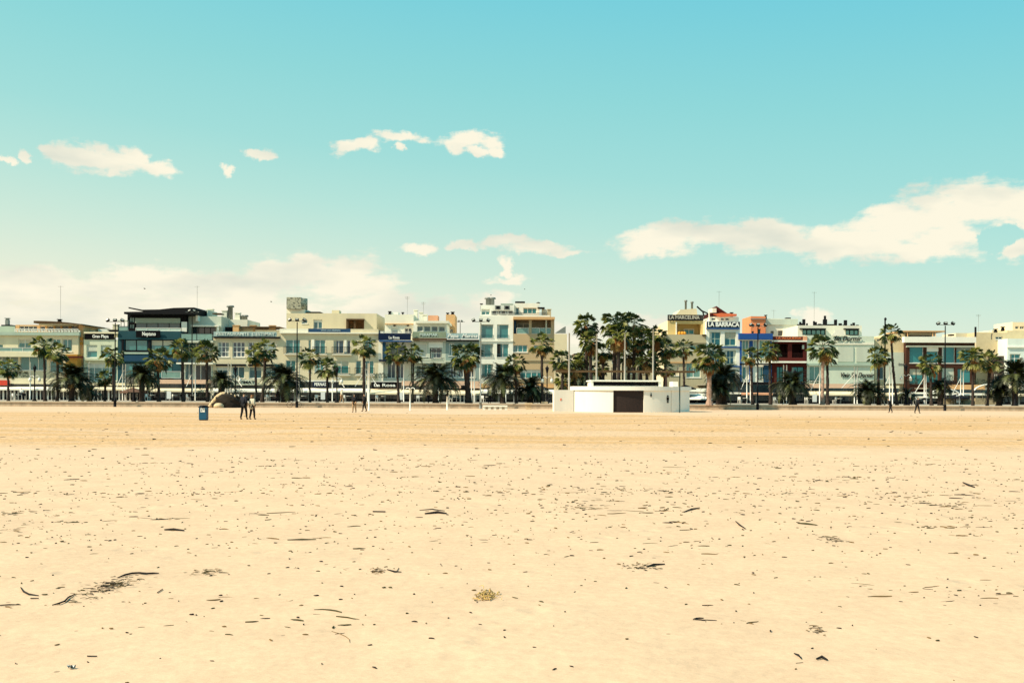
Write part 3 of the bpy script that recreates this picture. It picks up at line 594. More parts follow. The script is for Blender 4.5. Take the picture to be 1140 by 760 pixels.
def b08():
    b, c = bld('apartment_building', 'grey green house with a pair of arched windows and a strip of four top windows', 458.5, 497, BY)
    wins = [(463,475,382,397),(478.5,491.5,381,398.5),(463,474,406,420),(480,492,404,421)]
    wall_vol(b, c, 458.6, 496, 379, None, BY, 13, GREYW, wins)
    window(b, c, 463, 475, 382, 397, BY, nx=1, gm=mat('white shutter', (0.55, 0.56, 0.48), 0.7, 0.05)); slab(b, c, 477, 493, 380.5, 387, BY-0.05, BY+0.1, WHITE, 'lintel')
    f = window(b, c, 479.5, 491, 387.5, 398.5, BY, nx=2, nz=2, gm=G_BL)
    for s in (-1, 1):      # arched heads
        mb = MB(); cx = c.x(485.3 + s*2.9); zt = c.z(387.5); pts = [(cx + 0.39*math.cos(k*math.pi/8), zt - 0.5 + 0.45*math.sin(k*math.pi/8)) for k in range(9)]
        mb.prism(pts, BY+0.02, BY+0.05); mb.build('arch_pane', G_DK, f)
    window(b, c, 463, 474, 406, 420, BY, nx=2, gm=G_TL); window(b, c, 480, 492, 404, 421, BY, nx=2, gm=G_DK)
    slab(b, c, 458.6, 496, 402.3, 404, BY-1.0, BY-0.003, GREYW, 'balcony_slab'); rail(b, c, 460, 495, 398.6, 402.3, BY-0.9, DARK, name='balcony_railing')
    sign(b, c, 459, 496.2, 369.3, 376.2, BY-0.1, 'MIRAMAR', wallm('sage render', (0.24, 0.29, 0.20)), mat('pale lettering', (0.5, 0.6, 0.55), 0.6, 0), 467, 487, h=0.6); slab(b, c, 458.6, 497, 376.3, 378.6, BY-0.7, BY-0.003, ROOFB, 'eave')
    slab(b, c, 461, 493, 379, 380, BY-0.3, BY-0.003, STONE, 'ledge')
    Y = BY+1.5; c2 = C_(Y, 478); wall_vol(b, c2, 460, 497, 357.5, 371, Y, 11, WHITE, [(464,470.6,363,369),(471.6,479,363,369),(480,487,363,369),(488,495,363,369)], name='penthouse_wall')
    for x0, x1 in ((464,470.6),(471.6,479),(480,487),(488,495)): window(b, c2, x0, x1, 363, 369, Y, nx=1, gm=G_TL, sill=False)
    slab(b, c2, 462, 499, 357, 359.6, Y-0.8, Y+8, PALE, 'roof_slab'); wall_vol(b, c2, 476, 487, 351, 358, Y+5, 3, SALMON, name='roof_house')
    for p, y in ((462.5, 345), (468.5, 347.5), (473, 350)): chimney(b, c2, p, y, 358, Y+3, 0.6, PALE)
    antenna(b, c2, 453, 330, 350, Y+6, 3); antenna(b, c2, 471, 336, 350, Y+6, 3)
    wall_vol(b, C_(BY+9, 500), 496, 506, 350, 375, BY+9, 6, SAND_W, [(497,504,366.5,370)], name='rear_tower'); window(b, C_(BY+9, 500), 497, 504, 366.5, 370, BY+9, nx=3, gm=G_DK, sill=False)
    chimney(b, c2, 498, 348, 352, BY+11, 0.4, DARK); chimney(b, c2, 503.5, 347, 352, BY+11, 0.5, DARK)
b08()
def b09():
    b, c = bld('restaurant_building', 'low blue grey house with white script lettering under its flat roof', 497, 533.5, BY)
    wins = [(499.5,505.5,382,396),(524,529,382,391),(501,508,404,420),(510,516,404,420),(520,529,404,420)]
    wall_vol(b, c, 496.1, 533, 379.6, None, BY, 12, wallm('blue grey render', (0.240, 0.312, 0.288)), wins)
    for w in wins: window(b, c, *w, BY, nx=2 if w[1]-w[0] < 9 else 2, gm=G_BL if w[2] > 400 else G_CY, fw=0.11)
    s = sign(b, c, 496.6, 532, 371, 377, BY-0.1, '', wallm('blue grey band', (0.288, 0.396, 0.396)), LETTER); text(s, 'Pepa  Marina', c.x(497.8), c.x(531), c.z(374), 0.78, BY-0.26, LETTER, shear=0.35, bold=0.015)
    slab(b, c, 496.1, 533, 378, 379.6, BY-0.5, BY-0.003, DARK, 'eave'); slab(b, c, 496.1, 533, 401.5, 403, BY-0.3, BY-0.003, GREYW)
b09()
def b10():
    b, c = bld('apartment_building', 'tall white block with large square cyan windows and a cluttered roof terrace', 533.5, 571, BY)
    wins = [(535.5,549,361,376.5),(553,566,361,376.5),(535.5,549,382.5,397.5),(553,566,382.5,397.5),(536,549,405,420),(552,566,405,420)]
    wall_vol(b, c, 533.2, 571, 351.5, None, BY, 14, WHITE, wins)
    for i, w in enumerate(wins):
        window(b, c, *w, BY, nx=1 if i < 3 else 2, gm=G_DK if i == 5 else G_CY, rec=0.2)
        rail(b, c, w[0], w[1], w[3]-3.5, w[3], BY-0.02, mat('teal railing', (0.01, 0.07, 0.09), 0.5, 0), name='balcony_railing', step=0.2)
    slab(b, c, 552.6, 557, 383, 397, BY+0.1, BY+0.2, INT, 'open_door'); slab(b, c, 533.2, 571, 378.5, 380, BY-0.12, BY-0.003, WHITE)
    Y = BY+2; c2 = C_(Y, 552); wall_vol(b, c2, 534.5, 572, 339.5, 352, Y, 9, WHITE, [(535.5,545,344,350.5),(549,570,345.5,350.8)], name='penthouse_wall'); window(b, c2, 535.5, 545, 344, 350.5, Y, nx=2, gm=G_CY, sill=False); window(b, c2, 549, 570, 345.5, 350.8, Y, nx=4, gm=G_DK, sill=False)
    slab(b, c2, 557, 571, 337.8, 339.3, Y, Y+5, GREYG, 'roof_slab'); rail(b, c, 546, 571, 348.6, 351.5, BY+0.1, WMET, name='roof_railing')
    for p in (543, 547.3): chimney(b, c2, p, 331.2, 340, Y+3, 0.75, GREYMET, round_=True)
    chimney(b, c2, 535.5, 338, 342, Y+1, 0.35, DARK)
    for i, p in enumerate((550, 554, 560, 564, 568)): ac_unit(b, c2, p, 345 if i % 2 else 351, Y-0.9, 0.9, 0.6)
b10()
def b11():
    b, c = bld('apartment_building', 'tan block with a deep top balcony under an orange brown overhang', 571, 617, BY)
    wins = [(571.5,613,356,371.5),(571,587,384,392),(579,604,411,421),(594,604,384,391)]
    wall_vol(b, c, 570.9, 616.8, 354.2, None, BY, 14, wallm('warm tan render', (0.504, 0.372, 0.216)), wins)
    recess(b, c, 571.5, 613, 356, 371.5, BY, 2.6, TAUPE, 'balcony_recess'); slab(b, c, 571.5, 574, 357, 371, BY+0.35, BY+2.4, TEALB, 'screen')
    rail(b, c, 575, 613, 364.8, 371.4, BY+0.1, WMET, G_PL, name='balcony_railing'); window(b, c, 575.5, 589, 360, 371.4, BY+2.3, nx=2, gm=mat('grey blind', (0.3, 0.3, 0.24), 0.8, 0.05), rec=0.1, sill=False); window(b, c, 595, 600, 364, 371, BY+2.3, nx=1, gm=G_TL, rec=0.1, sill=False)
    slab(b, c, 588.5, 591.5, 356, 371.5, BY+0.05, BY+0.4, TAUPE, 'column'); slab(b, c, 607, 608.5, 356, 371.5, BY+0.05, BY+0.3, GREYW, 'column')
    window(b, c, 571, 587, 384, 392, BY, nx=3, gm=G_CY); window(b, c, 579, 604, 411, 421, BY, nx=4, gm=G_CY); window(b, c, 594, 604, 384, 391, BY, nx=2, gm=G_PL); slab(b, c, 571, 617, 400.5, 401.5, BY-0.15, BY-0.003, TAUPE)
    slab(b, c, 571, 617.3, 352.6, 355.4, BY-1.2, BY+5, SAND_W, 'overhang'); slab(b, c, 571, 612, 350.9, 352.5, BY-1.0, BY-0.7, WHITE, 'parapet'); rail(b, c, 571, 609, 348.8, 350.9, BY-0.9, DARK)
    Y = BY+2.5; c2 = C_(Y, 594); wall_vol(b, c2, 572, 600, 337.5, 352.5, Y, 7, WHITE, [(573.5,577.5,342.5,350),(582,597,342.5,349)], name='penthouse_wall'); window(b, c2, 573.5, 577.5, 342.5, 350, Y, nx=1, gm=G_TL, sill=False); window(b, c2, 582, 597, 342.5, 349, Y, nx=3, gm=G_CY, sill=False)
    slab(b, c2, 598, 606, 341.8, 343.3, Y-0.4, Y+1, DARK, 'canopy'); slab(b, c2, 603, 612, 344, 352, Y+1, Y+3, PALE, 'roof_wall'); chimney(b, c2, 611, 344, 352, Y-1, 0.55, TAUPE); slab(b, c2, 573, 584, 335.5, 336.8, Y+1, Y+3, DARK, 'solar_panel')
    MB().lathe(c2.x(599), Y+1, [(0.05, c2.z(338)), (0.35, c2.z(336.5)), (0.05, c2.z(335.5))], 8).build('satellite_dish', DARK, b)
    for p in (586, 589, 592, 596): parasol_spots.append((c.x(p), BY-0.2, c.z(351)))
parasol_spots = []
b11()
def b12():
    b, c = bld('house', 'distant cream house seen behind the slim mast in the gap between the blocks', 600, 632, 175)
    wall_vol(b, c, 596, 631, 371.5, None, 175, 9, mat('sunlit cream plaster', (0.75, 0.63, 0.42), 0.9, 0.04), [(620,624,398,404)]); window(b, c, 620, 624, 398, 404, 175, nx=1, gm=G_DK)
    MB().prism([(c.x(617.5), c.z(370.8)), (c.x(629.5), c.z(370.8)), (c.x(629.5), c.z(363)), (c.x(627), c.z(364.2))], 175, 175.2).build('sail_screen', GREYMET, b)
    b, c = bld('house', 'small beige house half hidden by the tall palm cluster', 660, 700, 185)
    wall_vol(b, c, 640, 692, 395, None, 185, 9, BEIGE, [(665,674,397,401),(681,688,398,404)]); window(b, c, 665, 674, 397, 401, 185, nx=2, gm=G_DK); window(b, c, 681, 688, 398, 404, 185, nx=2, gm=G_DK); slab(b, c, 639, 693, 393.5, 395, 184.6, 195, ROOFB, 'roof')
b12()
def b12b():
    b, c = bld('house', 'low far tan house glimpsed between the trunks of the tall palm cluster', 692, 742, 190)
    wall_vol(b, c, 694, 745, 400, None, 190, 8, OCHRE if False else TAUPE, [(700,706,408,416),(712,718,408,416),(726,732,408,416)])
    for w in ((700,706,408,416),(712,718,408,416),(726,732,408,416)): window(b, c, *w, 190, nx=1, gm=G_DK)
    slab(b, c, 692, 746, 398.5, 400, 189.6, 198, ROOFB, 'roof')
b12b()
def b13():
    b, c = bld('restaurant_building', 'yellow house with lit side wall, openwork roof lettering and twin flues', 735, 786, BY)
    wins = [(753,774,351,371.5),(768,782,384,389.5),(746,756,405,418),(764,780,404,420)]
    wall_vol(b, c, 739.5, 786, 372.3, None, BY, 10, TAUPE, wins[1:], side_m=mat('sunlit cream plaster', (0.75, 0.63, 0.42)))  # side walls brighter than the front: sunlight put into their colour
    window(b, c, 768, 782, 384, 389.5, BY, nx=1, gm=G_PL); window(b, c, 746, 756, 405, 418, BY, nx=1, gm=BEIGE); window(b, c, 764, 780, 404, 420, BY, nx=2, gm=G_PL); slab(b, c, 739.5, 786, 402.7, 404, BY-0.2, BY-0.003, SAND_W); slab(b, c, 739.5, 786, 380.5, 381.6, BY-0.2, BY-0.003, TAUPE)
    Y = BY+1; c2 = C_(Y, 763); wall_vol(b, c2, 743, 783, 357, 373, Y, 10, YEL, [(752.5,780,360.5,372.3)], name='upper_wall', side_m=mat('sunlit cream plaster', (0.75, 0.63, 0.42)))
    recess(b, c2, 752.5, 780, 360.5, 372.3, Y, 2.0, YEL, 'balcony_recess'); window(b, c2, 761, 772.5, 366, 372, Y+1.7, nx=2, gm=G_CY, rec=0.1); slab(b, c2, 752, 753.2, 358.5, 372.3, Y-0.2, Y-0.05, WHITE, 'drain_pipe'); slab(b, c2, 782.2, 786, 357, 373, Y-0.05, Y+0.2, CREAM, 'corner_wall')
    for i, p in enumerate((755.5, 758.5, 761)): MB().lathe(c2.x(p), Y-0.6, [(0.12, c2.z(373.2)), (0.3, c2.z(371.5)), (0.22, c2.z(370)), (0.05, c2.z(369.3))], 8).build('flower_pot', mat('orange flowers', (0.75, 0.32, 0.03), 0.8, 0.4, 8), b)
    s = MB().box(c2.x(743), c2.x(779), Y-0.18, Y-0.1, c2.z(356.8), c2.z(356.3)).box(c2.x(743), c2.x(779), Y-0.18, Y-0.1, c2.z(350.9), c2.z(350.4))
    for p in (743.2, 752, 761, 770, 778.7): s.box(c2.x(p)-0.04, c2.x(p)+0.04, Y-0.17, Y-0.11, c2.z(356.3), c2.z(350.9))
    s = s.build('sign', DARK, b); MB().box(c2.x(743), c2.x(783), Y+0.12, Y+0.2, c2.z(357), c2.z(350.3)).build('sign_board', mat('dark grey board', (0.05, 0.045, 0.04), 0.8, 0.2), s)
    text(s, 'LA MARCELINA', c2.x(744), c2.x(778), c2.z(353.6), 0.74, Y-0.25, mat('worn lettering', (0.5, 0.47, 0.38), 0.7, 0.2), bold=0.01)
    Y2 = BY+4; c3 = C_(Y2, 763); mb = MB(); mb.prism([(c3.x(748), c3.z(358)), (c3.x(777), c3.z(358)), (c3.x(775), c3.z(343.3)), (c3.x(757), c3.z(344.7)), (c3.x(752), c3.z(350.5))], Y2, Y2+6); mb.build('roof_house', BEIGE, b)
    mb = MB(); mb.prism([(c3.x(728), c3.z(369)), (c3.x(743), c3.z(357.5)), (c3.x(743), c3.z(372)), (c3.x(728), c3.z(372))], Y2+4.5, Y2+5); mb.build('gable', mat('sunlit cream plaster', (0.75, 0.63, 0.42)), b)
    chimney(b, c3, 763, 334, 345, Y2+1, 0.32, GREYMET, round_=True); chimney(b, c3, 770, 335.5, 344, Y2+1, 0.32, GREYMET, round_=True)
    slab(b, c, 739, 742, 372, 373.5, BY-0.4, BY-0.003, DARK, 'gutter'); slab(b, c, 782, 786, 372, 373.5, BY-0.4, BY-0.003, DARK, 'gutter')
    mb = MB(); mb.tube([(c3.x(775.5), Y2, c3.z(341)), (c3.x(781), Y2, c3.z(346)), (c3.x(787), Y2, c3.z(348.5)), (c3.x(787.5), Y2, c3.z(356))], 0.13, 6); mb.tube([(c3.x(782), Y2, c3.z(347)), (c3.x(783.5), Y2, c3.z(352))], 0.12, 6); mb.build('vent_pipe', DARK, b)
b13()
def b14():
    b, c = bld('restaurant_building', 'white house trimmed in blue with big block letters and a red roof canopy', 786, 824, BY)
    wins = [(789.5,802,369.5,384.5),(806.5,819,369.5,384.5),(789.5,802,390,405.5),(806.5,819,390,405.5),(789.5,802,412,420),(806.5,819,412,421)]
    wall_vol(b, c, 786.1, 823.3, 357.5, None, BY, 13, WHITE, wins)
    for w in wins: window(b, c, *w, BY, nx=2, nz=2, gm=G_BL if w[2] > 385 else G_TL, fm=GREYG)
    for y in (364.8, 385.6, 407): slab(b, c, 786.1, 823.3, y, y+1.6, BY-0.25, BY-0.003, MIDBLUE, 'blue_band')
    s = MB().box(c.x(786.2), c.x(823), BY-0.25, BY-0.01, c.z(364.6), c.z(358.2)).build('sign', NAVY, b); text(s, 'LA BARRACA', c.x(787.3), c.x(822), c.z(361.4), 0.92, BY-0.3, LETTER, bold=0.035)
    Y = BY+2; c2 = C_(Y, 804); wall_vol(b, c2, 790, 822, 352.5, 358.5, Y, 9, WHITE, [(791.5,796.5,353.7,356.5),(802,806,353.7,356.5),(807,811.5,353.7,356.5)], name='penthouse_wall')
    for x0, x1 in ((791.5,796.5),(802,806),(807,811.5)): window(b, c2, x0, x1, 353.7, 356.5, Y, nx=1, gm=G_DK, sill=False)
    mb = MB(); mb.prism([(c2.x(793), c2.z(350)), (c2.x(800), c2.z(353)), (c2.x(818.5), c2.z(352)), (c2.x(818.5), c2.z(349.8)), (c2.x(801), c2.z(348.7))], Y-0.8, Y-0.05); mb.build('roof_canopy', TERRA, b)
    mb = MB(); mb.prism([(c2.x(789.5), c2.z(352.4)), (c2.x(790.5), c2.z(348)), (c2.x(797.5), c2.z(347.5)), (c2.x(797.5), c2.z(340.5)), (c2.x(811), c2.z(349.4)), (c2.x(811), c2.z(352.4))], Y+0.2, Y+5); mb.build('sloping_roof', MAROON, b)
    slab(b, c2, 792.5, 797.2, 343, 348, Y, Y+3, PALE, 'roof_wall'); slab(b, c2, 788.6, 789.8, 346, 358, Y-0.2, Y, PALE, 'flue'); chimney(b, c2, 814, 347.6, 350, Y+3, 0.4, DARK); antenna(b, c2, 800, 324, 345, Y+5, 1)
b14()
def b15():
    b, c = bld('restaurant_building', 'low building with a plain royal blue fascia and blue piers', 824, 859.5, BY)
    wins = [(826,833.5,378.5,399),(838.5,843,378.5,399),(845,857,378.5,399),(826,834,408,422),(844,854,408,422)]
    wall_vol(b, c, 823.6, 859, 378, None, BY, 12, WHITE, wins)
    for w in wins: window(b, c, *w, BY, nx=2, gm=G_PL if w[2] < 400 else G_CY)
    for x0, x1 in ((823.6,825.6),(834,838),(857.3,859)): slab(b, c, x0, x1, 379.2, 430, BY-0.15, BY-0.003, BLUE, 'pier')
    slab(b, c, 822.8, 860, 371, 377.6, BY-0.8, BY+3, BLUE, 'fascia'); slab(b, c, 823.6, 859, 377.9, 379, BY-0.4, BY-0.003, WHITE); slab(b, c, 823.6, 859, 404.5, 406, BY-0.4, BY-0.16, DARK, 'canopy'); slab(b, c, 850, 858.5, 406.3, 425, BY-0.14, BY-0.004, TEALB, 'panel')
    b, c = bld('coral_tower', 'coral pink tower with small dark openings behind the blue fascia building', 835, 853, BY+9); Y = BY+9
    wall_vol(b, c, 835.5, 852, 352, None, Y, 6, CORAL, [(836.5,839.5,361,364),(843.3,846,360,364),(850,852,360,364),(836.5,839,368.5,371),(844,846.5,366,371)])
    for w in ((836.5,839.5,361,364),(843.3,846,360,364),(836.5,839,368.5,371),(844,846.5,366,371)): window(b, c, *w, Y, nx=1, gm=G_DK, fm=DARK, sill=False, fw=0.05)
    slab(b, c, 835, 852, 354.5, 355.3, Y-0.2, Y-0.003, GREYMET); chimney(b, c, 852, 350.5, 354, Y+1, 0.3, DARK)
    b, c = bld('apartment_building', 'plain off white block with three small windows above the maroon restaurant', 853, 890, BY+10); Y = BY+10
    wall_vol(b, c, 852.2, 888, 354.8, None, Y, 9, PALE, [(857.5,861,368.5,372),(866,872,368,373.5),(877,880,368.5,373.5)])
    for w in ((857.5,861,368.5,372),(866,872,368,373.5),(877,880,368.5,373.5)): window(b, c, *w, Y, nx=1, gm=G_DK, fm=DARK, sill=False)
    slab(b, c, 852.2, 888, 355.2, 361.5, Y-0.2, Y-0.003, GREYW, 'parapet_band'); antenna(b, c, 861, 345, 355, Y+2, 1); slab(b, c, 875, 880, 353.4, 354.7, Y+1, Y+2, DARK, 'roof_hatch')
b15()
def b16():
    b, c = bld('restaurant_building', 'maroon building with deep dark upper openings and faint orange lettering', 859.5, 898.5, BY)
    wins = [(864.5,877,382.5,398),(881.5,894,382.5,398),(864.5,872,408,425),(881,895,408,425)]
    wall_vol(b, c, 859.2, 898, 380.4, None, BY, 12, MAROON, wins)
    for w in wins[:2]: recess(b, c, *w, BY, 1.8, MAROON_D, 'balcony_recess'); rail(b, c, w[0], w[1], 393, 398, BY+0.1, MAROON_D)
    for w in wins[2:]: window(b, c, *w, BY, nx=2, gm=G_CY, fm=DARK)
    slab(b, c, 893, 895, 384, 388, BY-0.15, BY-0.003, GREYW, 'wall_lamp'); slab(b, c, 860.5, 862.5, 383, 386, BY-0.15, BY-0.003, GREYW, 'wall_lamp')
    slab(b, c, 859.2, 898, 401.8, 403.8, BY-1.0, BY-0.003, WHITE, 'canopy'); slab(b, c, 859.2, 898.4, 378.8, 380.3, BY-0.5, BY+0.5, WHITE, 'ledge'); slab(b, c, 893, 898.4, 374, 378.7, BY-0.3, BY, SALMON, 'sign_end')
    s = MB().box(c.x(859.2), c.x(892.8), BY-0.3, BY, c.z(378.6), c.z(374.6)).build('sign', mat('rust panel', (0.14, 0.022, 0.012), 0.7, 0.2), b); text(s, 'LA ALQUERIA', c.x(863), c.x(891), c.z(376.6), 0.46, BY-0.34, mat('orange lettering', (0.7, 0.2, 0.06), 0.6, 0))
b16()
def b17():
    b, c = bld('restaurant_building', 'long blank white building with black script signs and many roof chimneys', 898.5, 974, BY)
    wall_vol(b, c, 898.2, 973, 374, None, BY, 12, wallm('pale grey green render', (0.578, 0.632, 0.511)), [(901,913,407.5,424)]); window(b, c, 901, 913, 407.5, 424, BY, nx=2, gm=G_PL)
    for x0, x1 in ((913,926),(932,950),(953,970)): slab(b, c, x0, x1, 386, 402.5, BY-0.08, BY-0.003, GREYW, 'panel')
    slab(b, c, 898.2, 973, 381, 383.6, BY-0.12, BY-0.003, PALE); slab(b, c, 898.2, 973, 404.5, 407, BY-0.25, BY-0.003, GREYG)
    Y = BY+1.5; c2 = C_(Y, 930); wall_vol(b, c2, 888, 959, 362.3, 375, Y, 10, PALE, [(893,919,366.5,373),(941,956,366.5,373)], name='penthouse_wall')
    window(b, c2, 893, 919, 366.5, 373, Y, nx=5, gm=G_PL, fm=DARK, sill=False, fw=0.14); window(b, c2, 941, 956, 366.5, 373, Y, nx=3, gm=G_PL, fm=DARK, sill=False, fw=0.14)
    slab(b, c2, 891, 919.5, 365.4, 366.4, Y-0.6, Y-0.003, DARK, 'canopy'); slab(b, c2, 940, 956.5, 365.4, 366.4, Y-0.6, Y-0.003, DARK, 'canopy')
    for p, w, h in ((888,.35,3.5),(890.5,.4,6),(892.5,.3,4.5),(894.5,.55,9),(898,.3,4.5),(905.8,.35,7),(908,.35,6),(912,.6,4),(914.5,.4,3),(918,.75,9),(918,.4,13),(923.5,.5,3),(929.8,.55,8.7),(935,.6,4.6),(940.8,.6,8.2),(938.8,.4,3),(944.5,.25,2.4),(947.3,.3,4),(950,.45,5.4),(954,.5,3)):
        chimney(b, c2, p, 362.3-h, 362.6, Y+1.5+(p % 3)*0.4, w*0.7, DARK, cap=False)
    slab(b, c2, 921, 930, 360.8, 362.2, Y+3, Y+4, DARK, 'roof_pipe'); slab(b, c2, 911, 921, 361, 362.2, Y+3, Y+4, DARK, 'roof_pipe')
    # big script sign: a cream figure board over the words
    s = MB(); pts = [(925,374),(926,371.5),(928,370.5),(928.5,367.5),(933,366.6),(938,367),(939.5,368.2),(939,371),(940.5,373.5)]
    s.prism([(c.x(p), c.z(q)) for p, q in pts][::-1], BY-0.2, BY-0.1); s = s.build('sign', WCANVAS, b)
    text(s, 'Sin Dormir', c.x(927), c.x(958), c.z(377), 1.05, BY-0.22, BLACK, shear=0.3, bold=0.02); text(b, 'Vivir Sin Dormir', c.x(935), c.x(972), c.z(417.5), 1.0, BY-0.10, BLACK, shear=0.3, bold=0.01)
    antenna(b, c, 906, 325, 362, BY+6, 1)
b17()
def b18():
    b, c = bld('apartment_building', 'cream block with blank lit wall and grey lower storey next to the single tall palm', 973, 1008, BY+1)
    Y = BY+1; wall_vol(b, c, 973.5, 1006.5, 376, None, Y, 11, mat('warm cream plaster', (0.62, 0.50, 0.30)), [(976,979,377.5,380),(976,984,408,422)]); window(b, c, 976, 979, 377.5, 380, Y, nx=1, gm=G_DK, sill=False); window(b, c, 976, 984, 408, 422, Y, nx=1, gm=G_DK)
    slab(b, c, 986, 1006, 392, 427, Y-0.4, Y-0.003, GREYW, 'lower_wall'); text(b, 'Arena', c.x(998.5), c.x(1006), c.z(405), 0.5, Y-0.45, GREYMET)
    slab(b, c, 973.5, 985.8, 403, 404.5, Y-0.4, Y-0.003, TAUPE); slab(b, c, 973.5, 985.8, 388, 403, Y-0.2, Y-0.003, GREYW, 'shutter')
    wall_vol(b, c, 994, 1007.5, 371.5, 377, Y+1, 8, mat('warm cream plaster', (0.62, 0.50, 0.30)), name='upper_wall')
b18()
def b19():
    b, c = bld('apartment_building', 'wide modern building framed in dark brown with large green blue glass bays', 1008, 1085, BY)
    wins = [(1012.5,1028,385,404),(1031.5,1044.5,385,404),(1048.5,1063,385,404),(1064.5,1081,385,404),(1012.5,1028,410,428),(1031.5,1045,412,426),(1048.5,1063,409,424),(1066,1081,410,426)]
    wall_vol(b, c, 1008.6, 1085, 381, None, BY, 12, BROWN, wins)
    for i, w in enumerate(wins): window(b, c, *w, BY, nx=2 if i in (4,) else 1, gm=G_CY if i not in (6,) else GREYW, fm=BROWN if i > 3 else WMET, fw=0.08)
    slab(b, c, 1006.5, 1086.5, 374.8, 381.2, BY-0.9, BY+0.0, WHITE, 'parapet'); slab(b, c, 1009, 1085, 384.5, 386.5, BY-0.25, BY-0.003, PALE); slab(b, c, 1031.5, 1044.5, 385, 391, BY+0.02, BY+0.1, WHITE, 'blind')
    slab(b, c, 1045, 1047.8, 404, 428, BY-0.4, BY-0.003, BROWN, 'fin')
    Y = BY+2; c2 = C_(Y, 1046); slab(b, c2, 1004, 1052, 368.0, 369.4, Y-0.5, Y+6, SAND_W, 'pergola_roof'); slab(b, c2, 1008, 1041, 370, 374, Y+1, Y+5, PALE, 'roof_wall')
    mb = MB(); mb.prism([(c2.x(1010), c2.z(373)), (c2.x(1038), c2.z(373)), (c2.x(1038), c2.z(371)), (c2.x(1012), c2.z(370))], Y-0.2, Y+0.9); mb.build('awning', mat('tan canvas', (0.5, 0.34, 0.18), 0.9), b)
    for p in (1009, 1037, 1040): MB().tube([(c2.x(p), Y-0.4, c2.z(374.8)), (c2.x(p), Y-0.4, c2.z(369.4))], 0.06, 5).build('post', SAND_W, b)
    wall_vol(b, c2, 1064, 1085, 370.5, 376, Y+3, 5, CREAM, name='roof_house'); slab(b, c2, 1058, 1062, 372, 373.5, Y+2, Y+3, DARK, 'solar_panel'); slab(b, c2, 1085.5, 1086.8, 363.5, 375, Y, Y+0.3, DARK, 'flue')
b19()
def b20():
    b, c = bld('apartment_building', 'blank cream wall block rising beside the white house at the right end', 1085, 1122, BY+2)
    Y = BY+2; wall_vol(b, c, 1086.5, 1121, 370, None, Y, 11, mat('warm cream plaster', (0.62, 0.50, 0.30)), [(1103,1105,371,378),(1108,1116,374.5,377.5)]); window(b, c, 1103, 1105, 371, 378, Y, nx=1, gm=G_DK, sill=False); window(b, c, 1108, 1116, 374.5, 377.5, Y, nx=2, gm=G_DK)
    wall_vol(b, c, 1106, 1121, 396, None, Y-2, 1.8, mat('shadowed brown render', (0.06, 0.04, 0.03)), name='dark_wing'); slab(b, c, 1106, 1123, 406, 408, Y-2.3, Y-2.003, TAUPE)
    wall_vol(b, c, 1104, 1124, 367.5, 371, Y+3, 5, CREAM, name='roof_house'); chimney(b, c, 1108, 366, 371, Y+2, 0.4, DARK); chimney(b, c, 1116, 363.5, 369, Y+2, 0.4, DARK); antenna(b, c, 1089, 350, 370, Y+3, 2)
    b, c = bld('white_house', 'white house with small blue casement windows at the right edge', 1121, 1180, BY-1)
    Y = BY-1; wins = [(1124,1136,394,404),(1145,1160,394,404),(1126,1137,414,422),(1145,1160,412,422)]
    wall_vol(b, c, 1121.3, 1200, 377, None, Y, 12, wallm('cool white render', (0.660, 0.726, 0.660)), wins)
    for w in wins: window(b, c, *w, Y, nx=2, nz=2, gm=G_CY)
    slab(b, c, 1121.3, 1200, 385.5, 387, Y-0.2, Y-0.003, WHITE); slab(b, c, 1121.3, 1200, 408, 409.2, Y-0.2, Y-0.003, GREYW)
    c2 = C_(Y+3, 1140); wall_vol(b, c2, 1121, 1200, 368, 378, Y+3, 8, mat('warm cream plaster', (0.62, 0.50, 0.30)), name='upper_wall'); wall_vol(b, c2, 1127, 1200, 358.5, 369, Y+5, 6, mat('sunlit cream plaster', (0.75, 0.63, 0.42)), [(1130,1134,363,366),(1135,1140,363,366)], name='upper_wall')
    window(b, c2, 1130, 1134, 363, 366, Y+5, nx=1, gm=G_DK, sill=False); window(b, c2, 1135, 1140, 363, 366, Y+5, nx=2, gm=G_DK, sill=False)
b20()
for (px0, px1, top, col, lab) in ((-190, -62, 368, CREAM, 'cream building wholly beyond the left edge of the view'), (1202, 1320, 372, PALE, 'pale building wholly beyond the right edge of the view')):
    b, c = bld('apartment_building', lab, px0, px1, BY); h = [(px0+6+k*22, px0+20+k*22, y, y+12) for k in range(5) for y in (378, 400)]
    wall_vol(b, c, px0, px1, top, None, BY, 12, col, h)
    for w in h: window(b, c, *w, BY)

